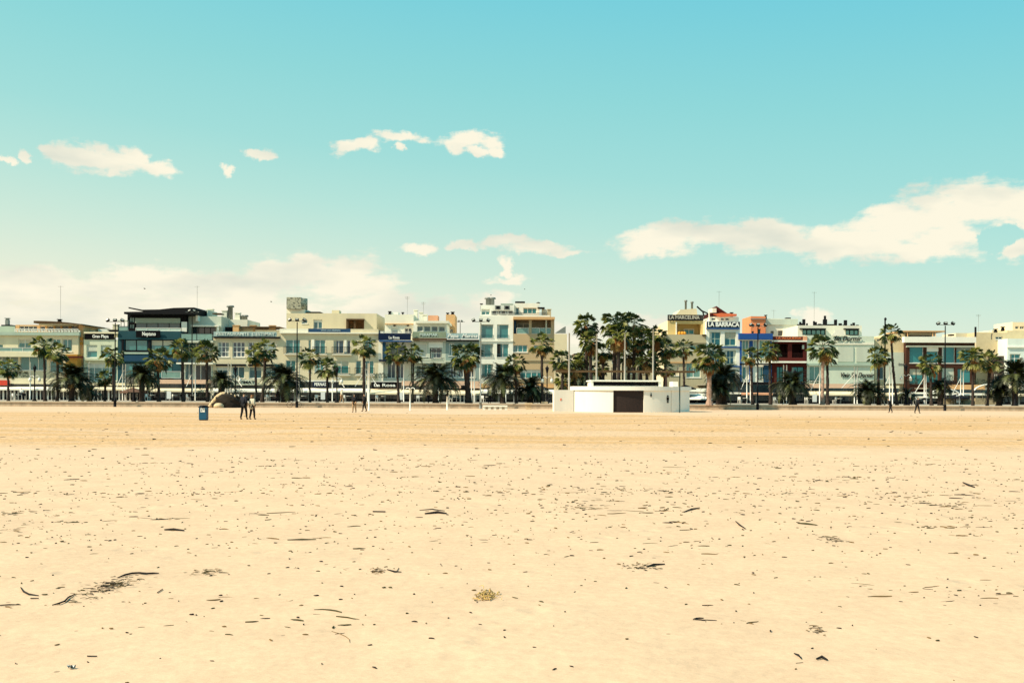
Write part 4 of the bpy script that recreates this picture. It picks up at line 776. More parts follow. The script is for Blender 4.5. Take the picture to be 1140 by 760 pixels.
# ------------------------------------------------------------------ restaurant terraces on the promenade
TY = 141.0
def terrace(label, x0, x1, fas, fm, awn, am, style='dark', posts=6, band=True, sgn=None, curved=False):
    pc = (x0+x1)/2; c = C_(TY, pc); t = thing('restaurant_terrace', label, 'terrace', (c.x(pc), TY, GZ))
    X0, X1 = c.x(x0), c.x(x1); za0, za1 = c.z(awn[1]), c.z(awn[0]); fy0, fy1 = fas
    if fas[1] > fas[0]: MB().box(X0, X1, TY+0.9, TY+1.3, c.z(fy1), c.z(fy0)).build('fascia', fm, t)
    # sloping canvas awning
    mb = MB(); n = 1
    mb.prism([(0, 0)]*0 or [(X0, za0), (X1, za0), (X1, za0+0.22), (X0, za0+0.22)], TY-0.6, TY-0.55)
    mb.add([(X0, TY-0.6, za0+0.22), (X1, TY-0.6, za0+0.22), (X1, TY+1.2, za1), (X0, TY+1.2, za1), (X0, TY-0.6, za0+0.16), (X1, TY-0.6, za0+0.16), (X1, TY+1.2, za1-0.06), (X0, TY+1.2, za1-0.06)], [(0,1,2,3),(7,6,5,4),(3,2,6,7),(0,3,7,4),(1,5,6,2)])
    mb.build('awning', am, t)
    MB().box(X0, X1, TY+1.3, BY-0.05, c.z(max(fy1-0.6, fy0+1)), c.z(max(fy1-0.6, fy0+1))+0.12).build('flat_roof', ROOFD, t)
    # shaded front: low sill, posts, glass screens, dark inside
    mb = MB(); k = posts*2
    pm = WMET if style != 'dark' else GREYMET
    for i in range(k+1):
        if style == 'dark' and i % 3: continue
        x = X0 + (X1-X0)*i/k; w = 0.05 if (i*7) % 3 else 0.11
        mb.box(x-w, x+w, TY-0.15, TY-0.03, GZ, za0+0.1)
    mb.build('post', pm, t)
    MB().box(X0+0.05, X1-0.05, TY+0.1, TY+0.13, GZ+0.35, za0).build('glass_screen', glassm('smoked screen glass', (0.006, 0.009, 0.01), 0.2) if style != 'cyan' else G_TL, t)
    MB().box(X0, X1, TY-0.02, TY+0.3, GZ, GZ+0.34).build('low_wall', DARK if style != 'stone' else STONE, t)
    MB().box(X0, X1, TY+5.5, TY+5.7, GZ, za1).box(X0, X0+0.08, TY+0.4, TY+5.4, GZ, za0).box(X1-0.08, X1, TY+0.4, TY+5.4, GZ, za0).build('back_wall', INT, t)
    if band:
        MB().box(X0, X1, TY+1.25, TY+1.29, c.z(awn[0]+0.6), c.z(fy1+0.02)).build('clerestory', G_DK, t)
    if sgn: sign(t, c, sgn[0], sgn[1], sgn[2], sgn[3], TY+0.75, sgn[4], sgn[5], LETTER if len(sgn) < 7 else sgn[6], h=sgn[7] if len(sgn) > 7 else 0.6)
    return t
AWC, AWW = CANVAS, WCANVAS
terrace('white glazed terrace with cream fascia and a red sign end, far left', -70, 62, (420.5,427), CREAM, (430,434.2), AWW, 'white', 16, sgn=(-10,8,423,428.6,'', RED))
terrace('short white pillared terrace half hidden by the first dark date palm', 62.5, 97, (424,428), PALE, (432,436), AWC, 'white', 4)
terrace('white posted terrace below the black signed pale green building', 97.5, 169, (426,429), CREAM, (430.5,434.5), AWC, 'white', 9)
terrace('dark open terrace with cream awning left of the sand sculpture', 169.5, 233, (422.3,427), PINKF, (432,436.2), AWC, 'dark', 6)
terrace("cream terrace carrying a small white panel lettered L'ESTIMAT", 233.5, 312, (422.3,428.5), CREAM, (432,436.3), AWW, 'dark', 7, sgn=(253.5,284,422.6,428.3,"L'ESTIMAT", mat('pale sign board', (0.55, 0.58, 0.46), 0.8), DARK, 0.55))
terrace('terrace with a blue and black sign in white slanted letters', 312.5, 375.5, (423,424.6), WHITE, (431.8,436.6), AWW, 'dark', 6, sgn=(347,364,424.6,430.8,'PERNAS', NAVY), band=True)
terrace('plain cream terrace with a long white awning right of the blue sign', 376, 411, (423.2,428), CREAM, (432,436.8), AWW, 'dark', 3)
terrace('terrace with a black sign and cream awning below the navy balcony', 411.5, 446, (424,425), WHITE, (432.5,439), AWC, 'dark', 3, sgn=(413.5,441.5,425,432.2,'La Rosa', BLACK))
terrace('pink fasciaed terrace behind the date palm beside the arched windows', 446.5, 499, (424,429.3), PINKF, (433.5,438.5), AWC, 'dark', 4)
terrace('pinkish terrace with a dark square sign and cyan glass screens', 499.5, 534, (424,432), PINKF, (434,439.5), AWC, 'cyan', 4, sgn=(513,519,428.8,433.2,'', BLACK), band=False)
terrace('shaded terrace below the tall white block and tan block', 534.5, 617, (427,431.5), SAND_W, (433,438), AWW, 'dark', 6)
terrace('curved white awning terrace behind the toilet block below the yellow house', 738, 788, (432,436), WHITE, (437.5,440), AWW, 'dark', 4, band=False)
terrace('black fronted terrace below the blue trimmed white house', 788.5, 824, (426,429), DARK, (436.5,438.5), AWW, 'dark', 3)
terrace('terrace with thin white edge in front of the blue fascia building', 824.5, 859, (425,428), DARK, (437,439.5), SALMON, 'dark', 3)
terrace('dark unlit terrace in front of the maroon building', 859.5, 898, (427,430), DARK, (437,438.5), mat('grey canvas', (0.2, 0.18, 0.15), 0.9), 'dark', 3)
terrace('pink fasciaed terrace with cream awning under the lower script sign', 898.5, 972, (427,431.8), PINKF, (435.3,440.3), AWC, 'dark', 6)
terrace('terrace with layered cream slabs below the blank cream block', 972.5, 1004, (429,432), CREAM, (437,440.5), AWC, 'dark', 3)
terrace('white framed two tier terrace below the brown framed glass building', 1004.5, 1046, (436.5,438.3), WHITE, (441,443), AWW, 'dark', 4)
terrace('orange fasciaed terrace with a low stone front, near the right end', 1046.5, 1100, (428,433.3), SAND_W, (437.5,440), AWW, 'stone', 4)
terrace('dark terrace with white arched trim at the right edge', 1100.5, 1190, (431,434), WHITE, (438,441), AWC, 'dark', 8)
# stone front of the right terraces
for x0, x1, lab in ((1052,1083,'tan stone planter wall in front of the orange fasciaed terrace'), (1086,1114,'tan stone planter wall right of the twin palms')):
    c = C_(TY-1.5, (x0+x1)/2); tag(MB().box(c.x(x0), c.x(x1), TY-1.5, TY-1.1, GZ, c.z(443)).build('planter_wall', STONE), lab, 'wall')

def terrace_furniture():
    r = random.Random(31)
    def chair(m, lab):
        t = thing('terrace_chair', lab, 'chair', (0, 0, 0), 'chairs along the restaurant fronts')
        MB().box(-.22, .22, -.22, .22, .43, .47).build('seat', m, t); MB().box(-.22, .22, .2, .24, .55, .9).build('backrest', m, t)
        for sx in (-.19, .19):
            for sy in (-.19, .21): MB().box(sx-.018, sx+.018, sy-.018, sy+.018, 0, .43 if sy < 0 else .9).build('leg', m, t)
        return t
    def table(lab):
        t = thing('terrace_table', lab, 'table', (0, 0, 0), 'tables along the restaurant fronts')
        MB().lathe(0, 0, [(.38, .71), (.38, .75)], 14).build('table_top', WCANVAS, t); MB().lathe(0, 0, [(.2, 0), (.2, .03), (.035, .05), (.035, .71)], 8).build('pedestal', DARK, t); return t
    pa = chair(WMET, ''); pb = chair(DARK, ''); pt = table(''); k = C_(TY, 570).k; first = True
    for px, where in ((22,'by the glazed terrace at the far left'),(107,'below the black signed pale green building'),(170,'left of the middle hotel palm'),(195,'under the teal hotel, left of its tall full crowned palm'),(215,'before the dark bush left of the sand sculpture'),(272,'behind the walking couple'),(303,'left of the silver lit date palm'),(338,'right of the beige block floodlight'),(357,'under the blue and black terrace sign'),(388,'under the plain long white awning'),(427,'under the black sign of the navy balcony house'),(471,'left of the date palm at the arched windows'),(507,'under the dark square sign'),(543,'behind the white bench block'),(597,'left of the tan block\'s tall palm'),(830,'under the blue fascia building'),(868,'left of the spiky date palm'),(903,'left of the pale trunked palm'),(935,'under the lower script sign'),(1024,'left of the heavy skirted fan palm'),(1066,'before the orange fasciaed terrace')):
        for q, (pr, nm_) in enumerate(((pa, 'white chair'), (pt, 'small round white topped table'), (pb, 'dark chair'))):
            o = pr if first else copy_tree(pr); Yq = TY-0.9-r.uniform(0, 1.0)
            o.location = ((px+(q-1)*5.5+r.uniform(-1, 1)-570)*k*Yq/TY, Yq, GZ); o.rotation_euler = (0, 0, r.uniform(0, 6.28)); o['label'] = nm_ + ' ' + where
        first = False
    for px, lab in ((188,'white menu board under the dark teal hotel terrace'),(359.5,'white menu board below the blue terrace sign'),(446,'white menu board between the pair of palms under the navy balcony'),(523,'white menu board right of the thick trunked palm'),(907,'white menu board left of the pale trunked palm'),(1067,'white menu board before the stone planter wall')):
        c = C_(TY-2.5, px); x = c.x(px); t = thing('menu_board', lab, 'menu board', (x, TY-2.5, GZ)); MB().box(x-.3, x+.3, TY-2.5, TY-2.46, GZ+.25, GZ+1.3).build('board', LETTER, t)
        for q in (-.28, .28): MB().box(x+q-.02, x+q+.02, TY-2.45, TY-2.41, GZ, GZ+1.3).build('leg', DARK, t)
terrace_furniture()

# slender white twin masts with stay rods over the terraces
def mast_pair(px, dx, ytop, stays, n):
    Y = TY-0.9; c = C_(Y, px); t = thing('awning_mast', '', 'mast', (c.x(px), Y, GZ), 'white awning masts of the terraces')
    for s in ((-dx/2), (dx/2)) if dx else (0,):
        MB().tube([(c.x(px+s), Y, GZ), (c.x(px+s), Y, c.z(ytop))], 0.075, 8).build('pole', WMET, t)
    for s in stays:
        MB().tube([(c.x(px), Y+0.01, c.z(ytop+6.5)), (c.x(px+s), Y+0.3, c.z(ytop+26 if abs(s) < 14 else ytop+24))], 0.045, 5).build('stay_rod', WMET, t)
    return t
masts = [(33.5,0,403,()),(99,0,402,()),(138,3,405,(-9,)),(177,0,404,()),(215.8,3.2,404,(-9,)),(255.5,3,404,(-9,13)),(294,0,404,(13,)),(333,0,404,()),(370,0,405,(13,)),(408,2.6,404,(-13,12)),(449.5,0,405,()),(488,0,407,()),(526.5,3,408,()),(563,0,408,()),(833.5,4,407,(-8,)),(874,3.4,406,()),(912.5,0,408,(-9,)),(952.8,3.2,408,(-15,)),(992,3.2,408,(-8,)),(1030,2,412,(-11,)),(1071,3,411,(-9,)),(1108.5,2,416,(-8,))]
nm = ['behind the small palm at the far left','beside the first big date palm','left of the dark teal hotel glazing','under the teal hotel, between two palms','in front of the grey annex','under the gridded windows','at the right end of the gridded window house','under the first french windows of the tall beige block','over the blue signed terrace','beside the palm before the tall beige block','between two palms under the navy balcony','behind the date palm at the arched windows','right of the thick palm before the blue grey house','behind the date palm of the tall white block','left of the lamp before the blue fascia building','before the maroon building','left of the thick pale trunked palm','crossing the lower script sign','beside the tall thin palm','behind the palm of the brown framed building','under the twin crowned palms','at the dark wing near the right edge']
for (a, q) in zip(masts, nm):
    o = mast_pair(*a, 0); o['label'] = ('slim white ' + ('twin ' if a[1] else '') + 'awning mast ' + q)[:110]

# ------------------------------------------------------------------ palms
def fan_leaf(mb, base, dirv, pet, rad, droop, r, mi=0, n=11, spread=2.3):
    d = Vector(dirv).normalized(); side = d.cross(Vector((0, 0, 1)))
    if side.length < 0.05: side = Vector((1, 0, 0))
    side.normalize(); up = side.cross(d).normalized()
    tilt = r.uniform(-0.6, 0.6); side = (side*math.cos(tilt) + up*math.sin(tilt)).normalized(); up = side.cross(d).normalized()
    b = Vector(base); c = b + d*pet + Vector((0, 0, -droop*pet*0.35))
    w = side*0.018
    mb.add([b-w, b+w, c+w, c-w], [(0, 1, 2, 3)], mi)
    dd = (d + Vector((0, 0, -droop*0.9))).normalized(); uu = side.cross(dd).normalized()
    for i in range(n):
        a = (i/(n-1)-0.5)*spread + r.uniform(-0.05, 0.05); L_ = rad*(1-0.25*abs(a)/spread*2)*r.uniform(0.85, 1.1)
        dr = dd*math.cos(a) + side*math.sin(a); pr = (side*math.cos(a) - dd*math.sin(a))
        wd = rad*0.095
        m_ = c + dr*L_*0.55 + uu*(0.04 if i % 2 else -0.02); tip = c + dr*L_ + Vector((0, 0, -L_*r.uniform(0.12, 0.4)))
        mb.add([c, m_-pr*wd, tip, m_+pr*wd], [(0, 1, 2), (0, 2, 3)], mi)
FANV = []
def fan_crown(seed, nl=50, nd=34, size=1.14):
    r = random.Random(seed); live = MB(); dead = MB()
    for i in range(nl):
        a = r.uniform(0, math.tau); el_ = math.asin(r.uniform(-0.55, 0.98)); d = Vector((math.cos(a)*math.cos(el_), math.sin(a)*math.cos(el_), math.sin(el_)))
        fan_leaf(live, d*0.12, d, size*r.uniform(0.65, 1.0), size*r.uniform(0.55, 0.8), max(0, 0.75-el_)*r.uniform(0.3, 0.9), r, 1 if r.random() < (0.55 if d.x < 0.25 and d.z < 0.85 else 0.2) else 0)  # brighter leaves gather on the left: sunlight painted into the leaf colour
    for i in range(nd):
        a = r.uniform(0, math.tau); el_ = r.uniform(-1.2, -0.15); d = Vector((math.cos(a)*math.cos(el_), math.sin(a)*math.cos(el_), math.sin(el_)))
        fan_leaf(dead, Vector((0, 0, -r.uniform(-0.1, 0.3)*size)), d, size*r.uniform(0.3, 0.7), size*r.uniform(0.4, 0.65), r.uniform(0.5, 1.3), r, 1 if r.random() < 0.35 else 0, n=8, spread=1.7)
    return live, dead
def mesh_of(mb, name, mats):
    o = mb.build(name, mats); me = o.data; bpy.data.objects.remove(o); return me
FM = []
for k in range(11):
    lv, dd = fan_crown(20+k)
    FM.append((mesh_of(lv, 'crown', [LEAF, LEAF_LIT]), mesh_of(dd, 'dead_fronds', [DEAD, DEADO])))
FM_BIG = []
for k in range(5):
    lv, dd = fan_crown(60+k, 64, 60); FM_BIG.append((mesh_of(lv, 'crown', [LEAF, LEAF_LIT]), mesh_of(dd, 'dead_fronds', [DEADO, DEAD])))
def trunk_mesh(h, lean, r0, r1, seed):
    r = random.Random(seed); mb = MB(); n = max(10, int(h*3)); pts = []; rs = []
    for i in range(n+1):
        t = i/n; pts.append((lean*(1-(1-t)**1.6) + 0.03*r.uniform(-1, 1), 0.03*r.uniform(-1, 1), h*t)); rs.append((r0*(1.5-0.5*min(1, t*8)) + (r1-r0)*t)*r.uniform(0.86, 1.12))
    mb.tube(pts, rs, 9, 0, False)
    for i in range(int(h*9)):      # old leaf bases
        t = r.uniform(0.15, 1); a = r.uniform(0, math.tau); x = lean*(1-(1-t)**1.6); rr = (r0+(r1-r0)*t)
        q = Vector((x + rr*math.cos(a), rr*math.sin(a), h*t)); o_ = Vector((math.cos(a), math.sin(a), 0))*0.10; tn = Vector((-math.sin(a), math.cos(a), 0))*0.06
        mb.add([q-tn, q+tn, q+o_+Vector((0, 0, 0.16))], [(0, 1, 2)])
    return mb
def palm(kind, label, px, pyc, rpx, pxb, Y, cat='palm tree', group=None, big=False, skirt=1.0, seed=None, tr=0.17, mesh=None, tone=None):
    """px, pyc crown centre; rpx crown radius in pixels; pxb trunk foot"""
    c = C_(Y, px); xb = c.x(pxb); H = c.z(pyc) - GZ; lean = c.x(px) - xb; s = rpx*c.k/1.62
    seed = seed if seed is not None else int(px*7)
    t = thing(kind, label, cat, (xb, Y, GZ), group)
    tb = trunk_mesh(H, lean, tr, tr*0.8, seed); tb.v = [(x+xb, y+Y, z+GZ) for x, y, z in tb.v]
    tb.build('trunk', tone or TRUNK, t)
    ms = mesh or (FM_BIG if big else FM)[seed % len(FM_BIG if big else FM)]
    for me, nme, sc_ in ((ms[0], 'crown', (s, s, s)), (ms[1], 'dead_fronds', (s*(0.95), s*0.95, s*min(1.15, 0.55+0.4*skirt)))):
        if me is None: continue
        o = bpy.data.objects.new(nme, me); COL.objects.link(o); o.parent = t; o.location = (lean, 0, H); o.scale = sc_; o.rotation_euler = (0.12*math.sin(seed), 0.14*math.cos(seed*1.3), 0.35*math.sin(seed*1.7))
    return t
PALE_TR = mat('pale palm trunk', (0.36, 0.24, 0.18), 0.9, 0.4, 4, bump=0.5)
G = 'fan palms along the promenade'
fans = [
 (9,410,12.5,9.5,'small fan palm in front of the red sign at the far left',123,.8,.14),
 (49,385,13.5,50.5,'tall fan palm, left one of the pair before the scalloped balustrade',122,1.0,.17),
 (64,393,13,64,'fan palm with low yellow skirt, right one of the pair before the scalloped balustrade',120,1.1,.17),
 (117,421,10,117,'short young fan palm with pale green leaves under the black signed green building',121,.7,.14),
 (126,396,13,127,'dense fan palm at the left corner of the dark teal hotel',120,.9,.2),
 (176,400,15,177,'fan palm with yellowing crown before the middle of the dark teal hotel',120,1.1,.18),
 (203,387,13.5,204.5,'tall full crowned fan palm before the right end of the dark teal hotel',121,.9,.18),
 (230,392,14,231,'tall fan palm with drooping right leaves before the grey annex',121,.9,.18),
 (284,396,12,286,'fan palm with yellow skirt, left one of the two touching before the gridded windows',123,1.3,.15),
 (295,390,14,292,'dark fan palm, right one of the two touching before the gridded windows',119,.8,.2),
 (345,398,12.5,345,'sparse fan palm right of the tall floodlight at the beige block',120,.8,.13),
 (364,410,12.5,364.5,'low fan palm before the blue and black terrace sign',120,.7,.15),
 (405,386,14,405,'tall fan palm with a yellow left side before the beige block\'s right windows',120,.8,.2),
 (442,393,14,444,'bushy fan palm, left one of the pair before the navy balcony sign',120,1.0,.16),
 (460,394,11.5,459,'slim fan palm, right one of the pair before the navy balcony sign',121,.9,.14),
 (519,396,17.5,522,'broad fan palm with thick trunk and long yellow skirt before the blue grey house',119,1.5,.36),
 (574,405,13,575,'bright green topped fan palm with pale foot before the tan block',119,.8,.15),
 (603,384,14,604,'tall dark trunked fan palm at the right end of the tan block',120,.8,.19),
 (761,388,11.5,762,'fan palm with tan skirt before the yellow house',122,1.4,.15),
 (789,397,18,790,'very full fan palm with pink lit trunk right of the toilet block',113.5,1.9,.30),
 (836,397,11.5,838,'fan palm, left one of the pair at the blue fascia building',120,1.1,.17),
 (857,392,12,858,'fan palm with knobbly trunk, right one of the pair at the blue fascia building',119.5,1.2,.19),
 (916,387,16,915.5,'fan palm with smooth pale trunk before the blank white building',119,1.2,.2),
 (921,397,11,921.5,'dark trunked fan palm close behind the pale trunked one at the blank white building',123,1.0,.2),
 (978,398,13,978,'fan palm with wide tan skirt below the side of the blank white building',118,.9,.17),
 (992,371,12.5,999,'tallest thin leaning fan palm beside the dark lamp column',119,.7,.15),
 (1036,405,13.5,1037,'fan palm with heavy tan skirt before the brown framed building',118,1.5,.16),
 (1083,398,14.5,1083,'fan palm with tan skirt, left one of the touching pair near the right end',118,1.3,.15),
 (1101,402,13,1099,'fan palm, right one of the touching pair near the right end',119,1.2,.15),
]
for (px, py, rp, pb, lab, Y, sk, tr) in fans:
    palm('fan_palm', lab, px, py, rp, pb, Y, group=G, skirt=sk, tr=tr, big=rp > 15, tone=PALE_TR if pb in (790, 915.5) else None)
# cluster behind the toilet block
CG = 'palms clustered behind the toilet block'
cl = [(652,362,14,655,'leftmost of the tall palms clustered behind the toilet block',128,1.7,.24),(657,380,13,659,'orange skirted palm low inside the left of the tall cluster',126,1.7,.24),(671,392,11,672,'palm filling the gap left of the tallest in the cluster',131,1.4,.2),
 (684,360,15,684,'tallest palm of the cluster, with a wide orange skirt',127,1.5,.3),(688,374,16,690,'palm with broad orange skirt just under the tallest in the cluster',125,1.5,.26),(706,362,15,705,'dark headed tall palm right of the tallest in the cluster',129,1.2,.26),(714,378,13,712,'ragged palm between the dark headed one and the right mast',127,1.6,.24),
 (728,376,14,730,'palm behind the right hand mast of the cluster',128,1.4,.24),(741,388,13,739,'rightmost palm of the cluster, touching the yellow house',130,1.2,.22),(668,410,10,668,'low dark palm at the foot of the cluster under the beige house',132,.9,.2),(700,395,12,699,'middle height palm with orange fronds in the cluster',130,1.7,.22),(720,402,13,721,'low palm with brown fronds right of centre in the cluster',126,1.5,.22),(648,400,10,648,'thin palm at the cluster\'s left foot',131,1.2,.2),(741,410,11,742,'low dark palm at the cluster\'s right foot',126,1.0,.2)]
for (px, py, rp, pb, lab, Y, sk, tr) in cl:
    palm('fan_palm', lab, px, py, rp*1.03, pb, Y, group=CG, skirt=sk, tr=tr, big=True)
for i, (px, py, rp, lab) in enumerate(((626,402,12,'mottled palm left of the white mast beside the toilet block'),(640,408,13,'mottled palm right of the white mast beside the toilet block'),(630,424,12,'low mottled palm just above the toilet block annex'),(646,428,11,'low mottled palm between annex and tall cluster'))):
    palm('fan_palm', lab, px, py, rp*1.1, px, 127+i, group='mottled palms beside the mast', skirt=1.2, tr=.2, big=True)

# feather (date) palms
def date_crown(seed, nf=115, Lf=2.9):
    r = random.Random(seed); mb = MB()
    for i in range(nf):
        a = r.uniform(0, math.tau); e0 = r.uniform(0.2, 1.5) if i % 4 else r.uniform(-0.2, 0.5); L_ = Lf*r.uniform(0.8, 1.1)*(0.8+0.2*math.cos(e0)); n = 16
        p = Vector((0, 0, 0)); e = e0; pts = []; az_ = Vector((math.cos(a), math.sin(a), 0)); dirs = []
        for k in range(n+1):
            pts.append(p.copy()); d = az_*math.cos(e) + Vector((0, 0, math.sin(e))); dirs.append(d); p = p + d*(L_/n); e -= (0.055 + 0.075*k/n)*(1.0+0.35*math.cos(e0))
        sd = az_.cross(Vector((0, 0, 1)))
        for k in range(n):
            w = 0.025*(1-k/n)+0.006; mb.add([pts[k]-sd*w, pts[k]+sd*w, pts[k+1]+sd*w, pts[k+1]-sd*w], [(0, 1, 2, 3)])
            if k < 2: continue
            ll = Lf*0.19*math.sin(math.pi*min(1, (k+1)/(n+1)*0.9+0.12))+0.08
            for q in (0, 0.5):
                b_ = pts[k].lerp(pts[k+1], q)
                for s in (-1, 1):
                    d2 = (sd*s*0.85 + dirs[k]*0.65 + Vector((0, 0, 0.22-0.5*r.random()))).normalized(); tip = b_ + d2*ll*r.uniform(0.8, 1.1)
                    up_ = dirs[k]*0.042
                    mb.add([b_-up_, b_+up_, tip], [(0, 1, 2)], 1 if (i % 5 == 0) else 0)
    return mb
DM = [mesh_of(date_crown(80+k), 'crown', [DATE, mat('lit date palm leaf', (0.10, 0.11, 0.035), 0.45, 0.3, 2.5, spec=0.4, trans=0.1)]) for k in range(4)]
def date_palm(label, px, py, rp, Y, pxb=None, tr=0.3, group='date palms along the promenade'):
    c = C_(Y, px); s = rp*c.k/2.1; H = max(0.5, c.z(py)-GZ); pxb = pxb if pxb is not None else px; xb = c.x(pxb); lean = c.x(px)-xb; seed = int(px*3)
    t = thing('date_palm', label, 'date palm', (xb, Y, GZ), group)
    tb = trunk_mesh(H, lean, tr, tr*1.15, seed); tb.v = [(x+xb, y+Y, z+GZ) for x, y, z in tb.v]; tb.build('trunk', TRUNK, t)
    o = bpy.data.objects.new('crown', DM[seed % 4]); COL.objects.link(o); o.parent = t; o.location = (lean, 0, H); o.scale = (s, s, s); o.rotation_euler = (0, 0, seed)
    # short dry stubs and hanging leaves
    r = random.Random(seed); mb = MB()
    for i in range(26):
        a = r.uniform(0, math.tau); d = Vector((math.cos(a), math.sin(a), -r.uniform(0.4, 1.6))).normalized(); L_ = s*r.uniform(0.7, 1.5); b_ = Vector((xb+lean, Y, GZ+H-0.1)); q = b_ + d*L_; sd = Vector((-math.sin(a), math.cos(a), 0))*0.07*s
        mb.add([b_-sd, b_+sd, q], [(0, 1, 2)])
    mb.build('dead_fronds', DEAD, t)
    return t
for a in [
 ('big dark date palm between the scalloped balustrade house and the green building', 80, 424, 25, 118),
 ('rounded dark date palm before the dark teal hotel\'s lower floor', 158, 420, 19, 119),
 ('low date palm left of the sand sculpture', 246, 425, 15, 121), ('low ragged date palm before the white pillared terrace', 100, 438, 12, 123),
 ('big date palm with silver lit fronds left of the tall floodlight', 316, 424, 25, 118),
 ('big date palm with arching fronds before the arched window house', 485, 424, 27, 118),
 ('wide date palm before the tall white block', 560, 424, 24, 119),
 ('dark date palm close behind the bright green topped fan palm', 590, 434, 19, 121),
 ('dense dark date palm joined to the very full fan palm', 806, 420, 21, 116.5), ('low dark date palm filling the foot of the very full fan palm', 800, 434, 17, 115.9),
 ('spiky date palm before the maroon building', 882, 430, 22, 118),
 ('date palm under the lower script sign', 967, 436, 19, 118),
 ('shaggy date palm behind the heavy skirted fan palm', 1047, 432, 15, 119), ('low date palm with pale arching fronds near the right planter wall', 1112, 436, 17, 120),
 ('big dark date palm at the right edge of the view', 1130, 421, 26, 118), ('low date palm beside the tall thin leaning palm', 1010, 440, 11, 121),
]: date_palm(*a)

# ------------------------------------------------------------------ floodlight columns at the sand edge
def floodlight(px, ytop, ybase_unused, Y, label, h3=True, r0=0.09):
    c = C_(Y, px); x = c.x(px); zt = c.z(ytop); z0 = 0 if Y < WY else GZ
    t = thing('floodlight_column', label, 'floodlight', (x, Y, z0), 'floodlight columns on the beach')
    MB().tube([(x, Y, z0), (x, Y, z0+0.7)], 0.16, 10).tube([(x, Y, z0+0.7), (x, Y, zt-0.15)], [r0, r0*0.6], 10).build('pole', GREYMET if px == 535 else DARK, t)
    MB().tube([(x-0.9, Y, zt-0.05), (x+0.9, Y, zt-0.05)], 0.04, 6).build('cross_arm', GREYMET, t)
    for dx, ry in ((-0.85, -0.5), (0.0, 0.0), (0.85, 0.5)) if h3 else ((-0.3, -0.4), (0.3, 0.4)):
        M = Matrix.Translation((x+dx, Y-0.1, zt+0.12)) @ Matrix.Rotation(ry, 4, 'Y') @ Matrix.Rotation(-0.6, 4, 'X')
        mb = MB(); mb.box(-0.20, 0.20, -0.12, 0.14, -0.13, 0.13); mb.box(-0.16, 0.16, -0.135, -0.12, -0.09, 0.09, 1)
        mb.v = [tuple(M @ Vector(p)) for p in mb.v]; mb.build('lamp_head', [DARK, mat('lamp glass', (0.25, 0.27, 0.24), 0.2, 0)], t)
    return t
floodlight(128, 357.5, 453, 114.6, 'floodlight column at the sand edge before the dark teal hotel\'s left corner')
floodlight(330.5, 357, 453, 114.6, 'floodlight column at the sand edge before the tall beige block')
floodlight(535, 357.5, 457, 114, 'slim pale floodlight column at the left side of the tall white block')
floodlight(843.5, 362.5, 457, 114.6, 'floodlight column at the sand edge before the coral tower')
floodlight(1052, 361, 457, 114.6, 'floodlight column at the sand edge before the brown framed building')
floodlight(213.5, 347, 450, 133, 'floodlight column behind the palms of the grey annex', False)
floodlight(512, 358, 450, 190, 'far pale floodlight column between the blue grey house and white block', False)
c = C_(119, 985); t = thing('lamp_column', 'thin dark column with a small camera head beside the tall leaning palm', 'lamp column', (c.x(985), 119, GZ))
MB().tube([(c.x(985), 119, GZ), (c.x(985), 119, c.z(356))], 0.09, 8).build('pole', DARK, t); MB().lathe(c.x(985.3), 119, [(0.05, c.z(357)), (0.16, c.z(355.6)), (0.14, c.z(354.2)), (0.03, c.z(353.3))], 10).build('camera_head', DARK, t)
c = C_(96, 756.3); tag(MB().tube([(c.x(756.3), 95.8, 0), (c.x(756.3), 95.8, c.z(415))], 0.06, 8).build('thin_post', mat('dark green metal', (0.01, 0.03, 0.025), 0.5)), 'thin dark green post in front of the toilet block\'s right side', 'post')

# promenade lanterns
def lantern(px, ytop, Y, label):
    c = C_(Y, px); x = c.x(px); zt = c.z(ytop)
    t = thing('street_lamp', label, 'street lamp', (x, Y, GZ), 'lantern street lamps on the promenade')
    MB().lathe(x, Y, [(0.28, GZ), (0.28, GZ+0.15), (0.16, GZ+0.3), (0.12, GZ+1.0), (0.07, GZ+1.1), (0.06, zt-1.1), (0.10, zt-1.05), (0.04, zt-0.95)], 10).build('post', DARK, t)
    MB().lathe(x, Y, [(0.06, zt-0.95), (0.10, zt-0.85), (0.20, zt-0.35), (0.26, zt-0.33), (0.05, zt-0.05), (0.02, zt+0.12)], 6, smooth=False).build('lantern', DARK, t)
    mb = MB()
    for s in (-1, 1):
        mb.tube([(x, Y, zt-1.5), (x+s*0.3, Y, zt-1.25), (x+s*0.55, Y, zt-1.4), (x+s*0.55, Y, zt-1.55)], 0.03, 6)
    mb.build('side_arm', WMET, t)
    for s in (-1, 1): MB().lathe(x+s*0.55, Y, [(0.10, zt-1.55), (0.19, zt-1.75), (0.16, zt-1.98), (0.05, zt-2.05)], 10).build('globe', mat('milky globe', (0.7, 0.7, 0.62), 0.3, 0), t)
for a in ((38.5,406,119,'dark lantern lamp before the glazed terrace at the far left'),(149,407,119.5,'dark lantern lamp against the rounded dark date palm'),(262,407,121,'dark lantern lamp behind the sand sculpture'),(375,408,119,'dark lantern lamp right of the blue terrace sign'),(609,407,119,'dark lantern lamp right of the tan block\'s tall palm'),(885,411,119,'dark lantern lamp rising from the spiky date palm'),(1008.5,405,119,'dark lantern lamp beside the brown framed building\'s left edge'),(1130,413,116.5,'dark lantern lamp in front of the date palm at the right edge')): lantern(*a)

